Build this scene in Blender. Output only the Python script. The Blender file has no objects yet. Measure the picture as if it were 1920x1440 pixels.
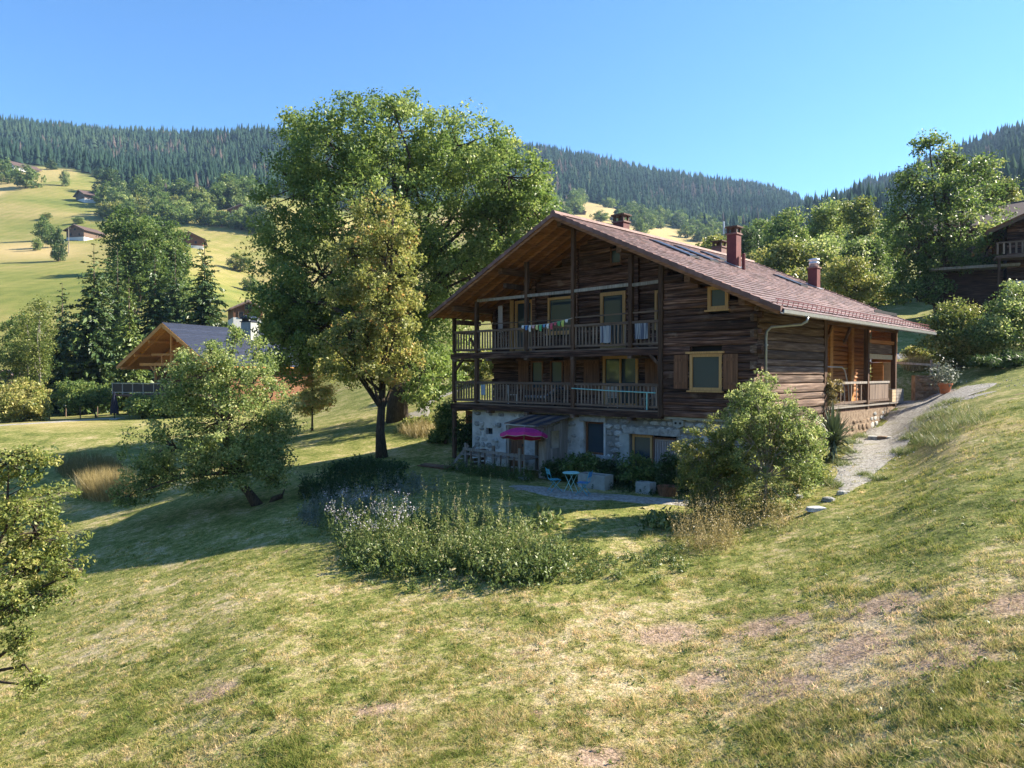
import bpy, math, random
import numpy as np
from mathutils import Vector, Matrix

# ---------------------------------------------------------------- camera, sky, sun, exposure
scene = bpy.context.scene
F, CX, HY = 1350.0, 960.0, 701.0            # focal length, centre column and horizon row of the 1920 px photograph
cam_data = bpy.data.cameras.new('camera')
cam_data.sensor_width = 36.0
cam_data.lens = 36.0 * F / 1920.0
cam_data.clip_start = 0.1
cam_data.clip_end = 9000.0
camera = bpy.data.objects.new('camera', cam_data)
scene.collection.objects.link(camera)
camera.location = (0, 0, 0)
camera.rotation_euler = (math.radians(90) - math.atan((720 - HY) / F), 0, 0)
scene.camera = camera

SUN_EL = math.radians(35.0)
SUN_AZ = math.radians(75.0)                  # clockwise from +Y (straight ahead) towards +X (right)
world = bpy.data.worlds.new('World')
scene.world = world
world.use_nodes = True
wn = world.node_tree
sky = wn.nodes.new('ShaderNodeTexSky')
sky.sky_type = 'NISHITA'
sky.sun_disc = False
sky.sun_elevation = SUN_EL
sky.sun_rotation = SUN_AZ
sky.altitude = 1800
sky.air_density = 1.0
sky.dust_density = 0.15
sky.ozone_density = 5.0
bg = wn.nodes['Background']
grade = wn.nodes.new('ShaderNodeHueSaturation')       # the clear, deep blue of dry mountain air
grade.inputs['Saturation'].default_value = 1.12
grade.inputs['Hue'].default_value = 0.497
grade.inputs['Value'].default_value = 0.85
wn.links.new(sky.outputs['Color'], grade.inputs['Color'])
wn.links.new(grade.outputs['Color'], bg.inputs['Color'])
bg.inputs['Strength'].default_value = 0.112

sun_data = bpy.data.lights.new('sun', 'SUN')
sun_data.energy = 5.0
sun_data.angle = math.radians(0.53)
sun_data.color = (1.0, 0.90, 0.74)
sun = bpy.data.objects.new('sun', sun_data)
scene.collection.objects.link(sun)
sd = Vector((math.sin(SUN_AZ) * math.cos(SUN_EL), math.cos(SUN_AZ) * math.cos(SUN_EL), math.sin(SUN_EL)))
sun.rotation_euler = sd.to_track_quat('Z', 'Y').to_euler()
sun.location = (60, 20, 60)

scene.view_settings.view_transform = 'Standard'
scene.view_settings.look = 'None'
scene.view_settings.exposure = 1.66
scene.view_settings.gamma = 1.0
scene.view_settings.use_curve_mapping = False
scene.render.engine = 'CYCLES'
scene.cycles.max_bounces = 6
scene.cycles.transparent_max_bounces = 8
scene.cycles.volume_bounces = 0

rng = np.random.default_rng(7)
random.seed(7)
COL = scene.collection

# ---------------------------------------------------------------- helpers
class MB:
    """collects shapes; build() links them as ONE mesh object"""
    def __init__(s):
        s.v, s.f = [], []
    def add(s, vs, fs):
        o = len(s.v)
        s.v.extend([tuple(map(float, p)) for p in vs])
        s.f.extend([tuple(i + o for i in f) for f in fs])
        return s
    def box(s, x0, x1, y0, y1, z0, z1):
        return s.add([(x0,y0,z0),(x1,y0,z0),(x1,y1,z0),(x0,y1,z0),(x0,y0,z1),(x1,y0,z1),(x1,y1,z1),(x0,y1,z1)],
                     [(0,3,2,1),(4,5,6,7),(0,1,5,4),(1,2,6,5),(2,3,7,6),(3,0,4,7)])
    def beam(s, p, q, w, h, up=(0,0,1)):
        p, q = Vector(p), Vector(q); d = (q - p).normalized(); up = Vector(up)
        if abs(d.dot(up)) > .98: up = Vector((0,1,0))
        a = d.cross(up).normalized(); b = a.cross(d).normalized()
        vs = []
        for c in (p, q):
            for i, j in ((-1,-1),(1,-1),(1,1),(-1,1)):
                vs.append(c + a * (i * w / 2) + b * (j * h / 2))
        return s.add(vs, [(0,1,2,3),(7,6,5,4),(0,4,5,1),(1,5,6,2),(2,6,7,3),(3,7,4,0)])
    def tube(s, pts, rad, n=6, cap=True):
        pts = [Vector(p) for p in pts]
        if not hasattr(rad, '__len__'): rad = [rad] * len(pts)
        vs, fs = [], []
        t0 = (pts[1] - pts[0]).normalized()
        a = t0.orthogonal().normalized()
        for i, p in enumerate(pts):
            t = (pts[min(i+1, len(pts)-1)] - pts[max(i-1, 0)])
            t = t.normalized() if t.length > 1e-9 else t0
            a = (a - t * a.dot(t)); a = a.normalized() if a.length > 1e-6 else t.orthogonal().normalized()
            b = t.cross(a)
            for k in range(n):
                an = 2 * math.pi * k / n
                vs.append(p + (a * math.cos(an) + b * math.sin(an)) * rad[i])
        for i in range(len(pts) - 1):
            for k in range(n):
                fs.append((i*n+k, i*n+(k+1)%n, (i+1)*n+(k+1)%n, (i+1)*n+k))
        if cap:
            fs.append(tuple(range(n-1, -1, -1))); fs.append(tuple((len(pts)-1)*n + k for k in range(n)))
        return s.add(vs, fs)
    def lathe(s, prof, n=16, c=(0,0,0)):
        vs, fs = [], []
        for r, z in prof:
            for k in range(n):
                an = 2*math.pi*k/n
                vs.append((c[0]+r*math.cos(an), c[1]+r*math.sin(an), c[2]+z))
        for i in range(len(prof)-1):
            for k in range(n):
                fs.append((i*n+k, i*n+(k+1)%n, (i+1)*n+(k+1)%n, (i+1)*n+k))
        fs.append(tuple(range(n-1,-1,-1))); fs.append(tuple((len(prof)-1)*n+k for k in range(n)))
        return s.add(vs, fs)
    def prism(s, poly, axis, a, b):
        """polygon in the two other axes, extruded along axis from a to b"""
        n = len(poly); vs = []
        for t in (a, b):
            for p in poly:
                vs.append({'x': (t, p[0], p[1]), 'y': (p[0], t, p[1]), 'z': (p[0], p[1], t)}[axis])
        fs = [tuple(range(n-1,-1,-1)), tuple(range(n, 2*n))] + [(i, (i+1)%n, n+(i+1)%n, n+i) for i in range(n)]
        return s.add(vs, fs)
    def mesh(s, name, mat, smooth=False):
        me = bpy.data.meshes.new(name)
        me.from_pydata(s.v, [], s.f)
        if mat: me.materials.append(mat)
        if smooth: me.polygons.foreach_set('use_smooth', [True] * len(me.polygons))
        me.update()
        return me
    def build(s, name, mat, parent=None, smooth=False, stuff=False):
        return link(name, s.mesh(name, mat, smooth), parent, stuff)

def link(name, me, parent=None, stuff=False, loc=None, rot=None, scale=None):
    o = bpy.data.objects.new(name, me)
    COL.objects.link(o)
    if parent is not None: o.parent = parent
    if stuff: o['kind'] = 'stuff'
    if loc is not None: o.location = loc
    if rot is not None: o.rotation_euler = rot
    if scale is not None: o.scale = scale
    return o
def box(name, mat, parent, *b): return MB().box(*b).build(name, mat, parent)
def beam(name, mat, parent, p, q, w, h): return MB().beam(p, q, w, h).build(name, mat, parent)
def tag(o, label, cat, group=None):
    o['label'] = label; o['category'] = cat
    if group: o['group'] = group
    return o
def thing(name, label, cat, loc=(0,0,0), rz=0.0, group=None):
    o = bpy.data.objects.new(name, None)
    o.empty_display_size = 0.3
    COL.objects.link(o)
    o.location = loc; o.rotation_euler = (0, 0, rz)
    return tag(o, label, cat, group)
def np_mesh(name, V, Q, mat, tint=None, smooth=False):
    """mesh from numpy arrays: V (n,3), Q (m,k)"""
    me = bpy.data.meshes.new(name)
    V = np.asarray(V, np.float32); Q = np.asarray(Q, np.int32); m, k = Q.shape
    me.vertices.add(len(V)); me.vertices.foreach_set('co', V.ravel())
    me.loops.add(m * k); me.loops.foreach_set('vertex_index', Q.ravel())
    me.polygons.add(m)
    me.polygons.foreach_set('loop_start', np.arange(0, m * k, k, dtype=np.int32))
    me.polygons.foreach_set('loop_total', np.full(m, k, np.int32))
    if smooth: me.polygons.foreach_set('use_smooth', np.ones(m, bool))
    if tint is not None:
        at = me.attributes.new('tint', 'FLOAT', 'POINT')
        at.data.foreach_set('value', np.asarray(tint, np.float32))
    if mat: me.materials.append(mat)
    me.update(calc_edges=True)
    me.validate()
    return me

# ---------------------------------------------------------------- materials
def new_mat(name):
    m = bpy.data.materials.new(name); m.use_nodes = True
    nt = m.node_tree
    return m, nt, nt.nodes, nt.links, nt.nodes['Principled BSDF']
def ramp(nt, fac, stops):
    r = nt.nodes.new('ShaderNodeValToRGB')
    e = r.color_ramp.elements
    while len(e) < len(stops): e.new(0.5)
    for i, (p, c) in enumerate(stops):
        e[i].position = p; e[i].color = (*c, 1)
    nt.links.new(fac, r.inputs['Fac'])
    return r.outputs['Color']
def noise(nt, coord, scale, detail=4, stretch=None, rough=0.6):
    if stretch:
        mp = nt.nodes.new('ShaderNodeMapping'); mp.inputs['Scale'].default_value = stretch
        nt.links.new(coord, mp.inputs['Vector']); coord = mp.outputs['Vector']
    n = nt.nodes.new('ShaderNodeTexNoise')
    n.inputs['Scale'].default_value = scale; n.inputs['Detail'].default_value = detail
    n.inputs['Roughness'].default_value = rough
    nt.links.new(coord, n.inputs['Vector'])
    return n.outputs['Fac']
def mixc(nt, fac, a, b, mode='MIX'):
    m = nt.nodes.new('ShaderNodeMix'); m.data_type = 'RGBA'; m.blend_type = mode
    for sock, v in ((m.inputs['Factor'], fac), (m.inputs['A'], a), (m.inputs['B'], b)):
        if hasattr(v, 'links'): nt.links.new(v, sock)
        elif hasattr(v, '__len__'): sock.default_value = (*v, 1)
        else: sock.default_value = v
    return m.outputs['Result']
def math_n(nt, op, a, b=None, clamp=False):
    m = nt.nodes.new('ShaderNodeMath'); m.operation = op; m.use_clamp = clamp
    for i, v in enumerate((a, b)):
        if v is None: continue
        if hasattr(v, 'links'): nt.links.new(v, m.inputs[i])
        else: m.inputs[i].default_value = v
    return m.outputs[0]
def coords(nt, which='Object'):
    if which == 'Position':
        return nt.nodes.new('ShaderNodeNewGeometry').outputs['Position']
    return nt.nodes.new('ShaderNodeTexCoord').outputs[which]

def surf(name, stops, scale=4.0, stretch=None, rough=0.8, bump=0.3, bscale=None, coord='Object', rnd=0.25, detail=5,
         metallic=0.0, spec=0.3, dirt=None, bdist=0.02, cell=None):
    """colour from noise through a ramp, varied from piece to piece, with fine relief"""
    m, nt, N, L, bs = new_mat(name)
    co = coords(nt, coord)
    oi = N.new('ShaderNodeObjectInfo')
    off = N.new('ShaderNodeVectorMath'); off.operation = 'ADD'
    sc = N.new('ShaderNodeVectorMath'); sc.operation = 'SCALE'
    cmb = N.new('ShaderNodeCombineXYZ')
    for i in range(3): L.new(oi.outputs['Random'], cmb.inputs[i])
    sc.inputs['Scale'].default_value = 37.0
    L.new(cmb.outputs[0], sc.inputs[0]); L.new(co, off.inputs[0]); L.new(sc.outputs[0], off.inputs[1])
    co2 = off.outputs[0]
    n1 = noise(nt, co2, scale, detail, stretch)
    c = ramp(nt, n1, stops)
    if dirt:
        n2 = noise(nt, co2, dirt[1], 4)
        fac = ramp(nt, n2, [(dirt[2], (0,0,0)), (min(1, dirt[2] + .2), (1,1,1))])
        c = mixc(nt, fac, c, dirt[0])
    if cell:                                             # piece-to-piece variation where pieces share a mesh
        vo = N.new('ShaderNodeTexVoronoi'); vo.inputs['Scale'].default_value = cell
        L.new(co, vo.inputs['Vector'])
        sp = N.new('ShaderNodeSeparateColor'); L.new(vo.outputs['Color'], sp.inputs[0])
        c = mixc(nt, 1.0, c, ramp(nt, sp.outputs[0], [(0.0, (0.70, 0.70, 0.72)), (0.5, (0.98, 0.98, 0.98)), (1.0, (1.28, 1.22, 1.18))]), 'MULTIPLY')
    v = math_n(nt, 'MULTIPLY_ADD', oi.outputs['Random'], 2 * rnd)
    v.node.inputs[2].default_value = 1 - rnd
    hsv = N.new('ShaderNodeHueSaturation')
    L.new(c, hsv.inputs['Color']); L.new(v, hsv.inputs['Value'])
    L.new(hsv.outputs['Color'], bs.inputs['Base Color'])
    bs.inputs['Roughness'].default_value = rough
    bs.inputs['Metallic'].default_value = metallic
    bs.inputs['Specular IOR Level'].default_value = spec
    if bump:
        nb = noise(nt, co2, bscale or scale * 3, 5, stretch)
        b = N.new('ShaderNodeBump'); b.inputs['Strength'].default_value = bump; b.inputs['Distance'].default_value = bdist
        L.new(nb, b.inputs['Height']); L.new(b.outputs['Normal'], bs.inputs['Normal'])
    return m
def plain(name, c, rough=0.6, metallic=0.0, spec=0.4, var=0.12):
    return surf(name, [(0.3, tuple(x * (1 - var) for x in c)), (0.7, tuple(min(1, x * (1 + var)) for x in c))], 6.0,
                rough=rough, metallic=metallic, spec=spec, bump=0.08, rnd=0.06)
def leaf_mat(name, stops, transl=0.5, rough=0.45, spec=0.4):
    m, nt, N, L, bs = new_mat(name)
    at = N.new('ShaderNodeAttribute'); at.attribute_name = 'tint'
    c = ramp(nt, at.outputs['Fac'], stops)
    L.new(c, bs.inputs['Base Color']); bs.inputs['Roughness'].default_value = rough
    bs.inputs['Specular IOR Level'].default_value = spec
    tr = N.new('ShaderNodeBsdfTranslucent')
    tc = mixc(nt, 0.5, c, (0.9, 0.9, 0.45), 'MULTIPLY')
    tc2 = mixc(nt, 0.55, c, tc)
    L.new(tc2, tr.inputs['Color'])
    mx = N.new('ShaderNodeMixShader'); mx.inputs[0].default_value = transl
    L.new(bs.outputs[0], mx.inputs[1]); L.new(tr.outputs[0], mx.inputs[2])
    L.new(mx.outputs[0], N['Material Output'].inputs['Surface'])
    return m

# ---------------------------------------------------------------- terrain height field
def pchip(x, y, q):
    x = np.asarray(x, float); y = np.asarray(y, float)
    h = np.diff(x); d = np.diff(y) / h
    m = np.zeros_like(y)
    m[0], m[-1] = d[0], d[-1]
    for i in range(1, len(x) - 1):
        if d[i-1] * d[i] > 0:
            w1, w2 = 2*h[i] + h[i-1], h[i] + 2*h[i-1]
            m[i] = (w1 + w2) / (w1 / d[i-1] + w2 / d[i])
    q = np.clip(q, x[0], x[-1])
    i = np.clip(np.searchsorted(x, q) - 1, 0, len(x) - 2)
    t = (q - x[i]) / h[i]
    return ((1+2*t)*(1-t)**2)*y[i] + t*(1-t)**2*h[i]*m[i] + t*t*(3-2*t)*y[i+1] + t*t*(t-1)*h[i]*m[i+1]

def R(row, y): return (HY - row) / F * y          # height of a point seen at that row from that distance
PROFILE = [
 (-500, [(2,-6.6),(12,-7.3),(30,-7.8),(45,-6.2),(62,-5.4),(90,-6),(140,-2),(200,20),(350,65),(600,172),(1300,437),(1500,450),(3200,380)]),
 (0,    [(2,-5.9),(8,-6.2),(12,-6.6),(20,-7.1),(30,-7.1),(45,-6.2),(62,-4.9),(68,-4.8),(90,-5.5),(130,-1),(200,R(548,200)),(350,R(452,350)),(480,R(368,480)),(600,R(312,600)),(800,R(300,800)),(1300,R(256,1300)),(1500,450),(3200,380)]),
 (300,  [(2,-5.7),(8,-5.9),(15,-6.15),(22,-6.2),(30,-6.0),(40,-5.6),(55,-4.8),(67,-4.3),(90,-4.5),(130,-1),(200,R(548,200)),(330,R(457,330)),(450,R(400,450)),(600,R(345,600)),(850,R(316,850)),(1350,R(278,1350)),(1550,440),(3200,380)]),
 (500,  [(2,-5.4),(8,-5.6),(15,-5.6),(22,-5.45),(29,-5.25),(38,-4.9),(50,-4.6),(70,-4.0),(100,-1),(150,R(606,150)),(230,R(570,230)),(350,R(482,350)),(450,R(397,450)),(700,R(345,700)),(1300,R(288,1300)),(1550,410),(3200,360)]),
 (715,  [(2,-5.2),(8,-5.4),(14,-5.4),(18,-5.3),(22,-5.0),(28,-4.7),(38,-4.5),(50,-3.6),(70,-1.5),(100,3),(200,R(600,200)),(400,R(470,400)),(700,R(370,700)),(1400,R(305,1400)),(1700,430),(3200,380)]),
 (960,  [(2,-5.0),(8,-5.2),(12,-5.2),(16,-5.0),(20,-4.72),(24,-4.46),(32,-4.42),(40,-4.0),(50,-1.8),(60,-0.6),(80,2),(200,R(570,200)),(400,R(455,400)),(600,R(405,600)),(800,R(388,800)),(1600,R(325,1600)),(1900,440),(3200,380)]),
 (1100, [(2,-4.9),(8,-5.1),(12,-5.05),(16,-4.85),(20,-4.6),(24,-4.42),(30,-4.42),(40,-3.5),(60,0),(80,3),(200,R(560,200)),(400,R(450,400)),(600,R(405,600)),(820,R(386,820)),(1650,R(347,1650)),(1900,430),(3200,380)]),
 (1280, [(2,-4.8),(8,-5.0),(12,-4.9),(16,-4.7),(20,-4.5),(23,-4.4),(28,-4.35),(33,-3),(45,-1),(60,2),(100,8),(200,R(560,200)),(500,R(450,500)),(800,R(425,800)),(1700,R(383,1700)),(2000,400),(3200,380)]),
 (1440, [(2,-4.5),(8,-4.7),(12,-4.55),(16,-4.35),(20,-4.25),(23,-4.05),(26,-3.5),(30,-2.3),(36,-1.5),(50,1),(65,4),(150,R(555,150)),(400,R(480,400)),(800,R(430,800)),(1900,R(410,1900)),(3200,400)]),
 (1540, [(2,-4.3),(8,-4.5),(12,-4.25),(16,-4.05),(20,-3.85),(23,-3.65),(26,-3.3),(30,-2.95),(36,-2.4),(41,-.6),(50,1.2),(65,4),(100,R(545,100)),(200,R(485,200)),(400,R(435,400)),(900,R(402,900)),(1500,R(425,1500)),(3200,300)]),
 (1650, [(2,-4.0),(8,-4.2),(12,-3.9),(16,-3.65),(20,-3.45),(23,-3.35),(27,-3.0),(32,-2.72),(34,-2.4),(37.5,-1.56),(40,-1.4),(42,-0.2),(47,1.2),(60,4.0),(80,7.5),(100,R(530,100)),(220,R(460,220)),(450,R(405,450)),(950,R(372,950)),(1300,330),(3200,330)]),
 (1720, [(2,-3.8),(8,-4.0),(12,-3.7),(16,-3.3),(20,-3.0),(23,-2.9),(27,-2.55),(32,-1.95),(37,-1.42),(39.5,-1.2),(41.5,0.1),(48,1.7),(60,4.3),(80,8),(100,R(520,100)),(250,R(440,250)),(500,R(385,500)),(1000,R(335,1000)),(1300,330),(3200,330)]),
 (1800, [(2,-3.6),(8,-3.8),(12,-3.4),(16,-2.9),(20,-2.4),(23,-2.0),(27,-1.6),(30,-1.25),(36,-0.6),(42,0.4),(58,4.5),(80,9),(110,R(505,110)),(300,R(405,300)),(600,R(338,600)),(1000,R(300,1000)),(1300,350),(3200,350)]),
 (1920, [(2,-3.4),(8,-3.6),(12,-3.1),(16,-2.5),(20,-1.75),(25,-1.05),(30,-0.5),(36,0.2),(45,2),(60,5.5),(80,10),(110,R(485,110)),(300,R(375,300)),(600,R(298,600)),(950,R(264,950)),(1300,370),(3200,370)]),
 (2500, [(2,-2.4),(12,-1.8),(20,0.0),(30,1.2),(45,4),(80,13),(300,90),(600,210),(950,360),(1300,420),(3200,420)]),
]
UG = np.linspace((-500 - CX) / F, (2500 - CX) / F, 340)
YG = np.exp(np.linspace(math.log(2.0), math.log(3200.0), 420))
_t = np.array([pchip(np.log([a for a, b in pr]), [b for a, b in pr], np.log(YG)) for px, pr in PROFILE])
_pu = np.array([(px - CX) / F for px, pr in PROFILE])
ZT = np.array([pchip(_pu, _t[:, j], UG) for j in range(len(YG))]).T      # [u, y]

def vnoise(x, y, seed=0):
    xi, yi = np.floor(x).astype(np.int64), np.floor(y).astype(np.int64)
    xf, yf = x - xi, y - yi
    def h(a, b):
        n = (a * 374761393 + b * 668265263 + seed * 974634777) & 0x7fffffff
        n = ((n ^ (n >> 13)) * 1274126177) & 0x7fffffff
        return ((n ^ (n >> 16)) & 0xffff) / 65535.0
    sx, sy = xf*xf*(3-2*xf), yf*yf*(3-2*yf)
    return (h(xi,yi)*(1-sx)+h(xi+1,yi)*sx)*(1-sy) + (h(xi,yi+1)*(1-sx)+h(xi+1,yi+1)*sx)*sy
def fbm(x, y, seed=0, oct=4):
    s, a, t = 0, 0.5, 0
    for o in range(oct):
        s = s + a * vnoise(x * 2**o + 17.3*o, y * 2**o - 9.1*o, seed + o); t += a; a *= 0.5
    return s / t

HP = np.array([5.81, 28.0]); HX = np.array([.7206, -.6934]); HYv = np.array([.6934, .7206])
HROT = math.atan2(-.6934, .7206)
def house_local(x, y):
    return (x-HP[0])*HX[0] + (y-HP[1])*HX[1], (x-HP[0])*HYv[0] + (y-HP[1])*HYv[1]
def house_world(lx, ly): return HP[0]+lx*HX[0]+ly*HYv[0], HP[1]+lx*HX[1]+ly*HYv[1]
def sstep(a, b, v):
    t = np.clip((v - a) / (b - a), 0, 1); return t*t*(3-2*t)

def H(x, y):
    x = np.asarray(x, float); y = np.asarray(y, float)
    yc = np.clip(y, 2.01, 3190)
    u = np.clip(x / yc, UG[0], UG[-1])
    fu = (u - UG[0]) / (UG[1] - UG[0]); fy = (np.log(yc) - math.log(2.0)) / (math.log(3200/2.0) / (len(YG)-1))
    i = np.clip(fu.astype(int), 0, len(UG)-2); j = np.clip(fy.astype(int), 0, len(YG)-2)
    a, b = fu - i, fy - j
    z = (ZT[i,j]*(1-a)+ZT[i+1,j]*a)*(1-b) + (ZT[i,j+1]*(1-a)+ZT[i+1,j+1]*a)*b
    z = z + (fbm(x*0.55, y*0.55, 3, 3) - .5) * 0.10 * sstep(60, 20, y) + (fbm(x*.06, y*.06, 5, 3) - .5) * .5
    z = z + (fbm(x*.012, y*.012, 9, 4) - .5) * 12 * sstep(160, 700, y)
    lx, ly = house_local(x, y)
    # level terrace in front of the house
    terr = sstep(-12.5, -10.5, lx) * sstep(3.2, 1.2, lx) * sstep(-4.8, -3.2, ly) * sstep(4, 1, ly)
    z = z * (1-terr) + (-4.42) * terr
    ins = sstep(-11.2, -10.4, lx) * sstep(3.9, 3.1, lx) * sstep(0.3, 1.0, ly) * sstep(16.4, 15.6, ly)
    z = z * (1-ins) + np.minimum(z, -4.6) * ins
    return z
def Hs(x, y): return float(H(np.array([x]), np.array([y]))[0])
_ys = np.exp(np.linspace(math.log(5.0), math.log(1500.0), 1500))
def ground_px(px, py, ymin=5.0, ymax=1500.0):
    """where the line of sight through that pixel first meets the ground"""
    ys = _ys[(_ys >= ymin) & (_ys <= ymax)]
    xs = (px - CX) / F * ys
    rows = HY - F * H(xs, ys) / ys
    k = np.argmax(rows <= py) if (rows <= py).any() else len(ys) - 1
    return np.array([xs[k], ys[k], Hs(xs[k], ys[k])])
def at(px, py, y): return np.array([(px - CX) / F * y, y, (HY - py) / F * y])
def on_ground(px, y):
    x = (px - CX) / F * y
    return np.array([x, y, Hs(x, y)])

# the sheet itself
NU, NY = 330, 400
uu = np.linspace(UG[0], UG[-1], NU)
yy = np.exp(np.linspace(math.log(2.2), math.log(3100.0), NY))
gx = np.outer(uu, yy); gy = np.outer(np.ones(NU), yy); gz = H(gx, gy)
V = np.stack([gx, gy, gz], -1).reshape(-1, 3)
brows = []
for yb_, zb_, sx_ in ((-15, -6.4, 25), (-45, -8, 70), (-120, -12, 200), (-300, 30, 500), (-600, 150, 1000), (-950, 280, 1500), (-1250, 340, 1900)):  # unseen ground and hill added behind the camera for the panes to reflect
    bx = uu * sx_
    brows.append(np.stack([bx, np.full(NU, float(yb_)), np.full(NU, float(zb_)) + (fbm(bx*.006, bx*0+yb_*.01, 95) - .5) * max(0, zb_) * .6], -1))
V = np.concatenate([V] + brows)
idx = np.arange(NU * NY).reshape(NU, NY)
Q = np.stack([idx[:-1,:-1], idx[1:,:-1], idx[1:,1:], idx[:-1,1:]], -1).reshape(-1, 4)
prev = idx[:, 0]
for k in range(len(brows)):
    bi = NU * NY + k * NU + np.arange(NU)
    Q = np.concatenate([Q, np.stack([bi[:-1], bi[1:], prev[1:], prev[:-1]], -1)]); prev = bi

# unseen slopes added left and right of the view for the panes to reflect
rows_i = [list(range(NU*NY + k*NU, NU*NY + (k+1)*NU)) for k in range(len(brows))][::-1] + [list(idx[:, j]) for j in range(0, NY, 8)]
for side, col in ((-1, 0), (1, NU-1)):
    prevc = np.array([r_i[col] for r_i in rows_i])
    for k_, rise in ((12, 0), (40, 2), (140, 22), (380, 90), (800, 190), (1300, 290)):
        e = V[[r_i[col] for r_i in rows_i]].copy(); e[:, 0] += side * k_; e[:, 2] += rise * (1 + .3*(fbm(e[:, 1]*.008, e[:, 1]*0+k_, 97)-.5)) * np.clip(1.6 - e[:, 2]/330, 0, 1)
        ni = len(V) + np.arange(len(e)); V = np.concatenate([V, e])
        qd = np.stack([prevc[:-1], prevc[1:], ni[1:], ni[:-1]], -1)
        Q = np.concatenate([Q, qd if side < 0 else qd[:, ::-1]]); prevc = ni

def lawn_color(nt):
    """dry summer lawn: straw, yellow-green and green patches, with a little bare earth (same patches for ground and grass)"""
    pos = coords(nt, 'Position')
    big = noise(nt, pos, 0.10, 3, (1, 1, 0.2))
    mid = noise(nt, pos, 0.75, 5, (1, 1, 0.2))
    fine = noise(nt, pos, 4.5, 8, (1, 1, 0.3), 0.7)
    sx = nt.nodes.new('ShaderNodeSeparateXYZ'); nt.links.new(pos, sx.inputs[0])
    s = math_n(nt, 'ADD', math_n(nt, 'MULTIPLY', big, 0.16), math_n(nt, 'ADD', math_n(nt, 'MULTIPLY', mid, 0.34), math_n(nt, 'MULTIPLY', fine, 0.50)))
    # the near lawn is drier than the grass further up
    near = nt.nodes.new('ShaderNodeMapRange')
    near.inputs['From Min'].default_value = 9; near.inputs['From Max'].default_value = 27
    near.inputs['To Min'].default_value = 0.005; near.inputs['To Max'].default_value = -0.02
    nt.links.new(sx.outputs['Y'], near.inputs['Value'])
    s = math_n(nt, 'ADD', s, near.outputs[0])
    for cx_, cy_, rx_, ry_, am in ((4.6, 11.0, 4.5, 3.0, .055), (-1.5, 12.5, 5.0, 2.2, .03), (-6.5, 9.5, 3.0, 2.0, -.03), (-9.0, 17.5, 5.0, 2.0, .05), (9.5, 15.0, 3.0, 3.0, -.03)):   # drier and greener stretches of the lawn
        ex = math_n(nt, 'POWER', math_n(nt, 'MULTIPLY', math_n(nt, 'SUBTRACT', sx.outputs['X'], cx_), 1/rx_), 2.0)
        ey = math_n(nt, 'POWER', math_n(nt, 'MULTIPLY', math_n(nt, 'SUBTRACT', sx.outputs['Y'], cy_), 1/ry_), 2.0)
        g_ = math_n(nt, 'EXPONENT', math_n(nt, 'MULTIPLY', math_n(nt, 'ADD', ex, ey), -1.0))
        s = math_n(nt, 'ADD', s, math_n(nt, 'MULTIPLY', g_, am))
    c = ramp(nt, s, [(0.375, (0.085, 0.110, 0.026)), (0.45, (0.17, 0.195, 0.052)), (0.503, (0.27, 0.262, 0.090)), (0.553, (0.41, 0.35, 0.185)), (0.62, (0.52, 0.43, 0.29))])
    return c, pos, fine
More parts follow.
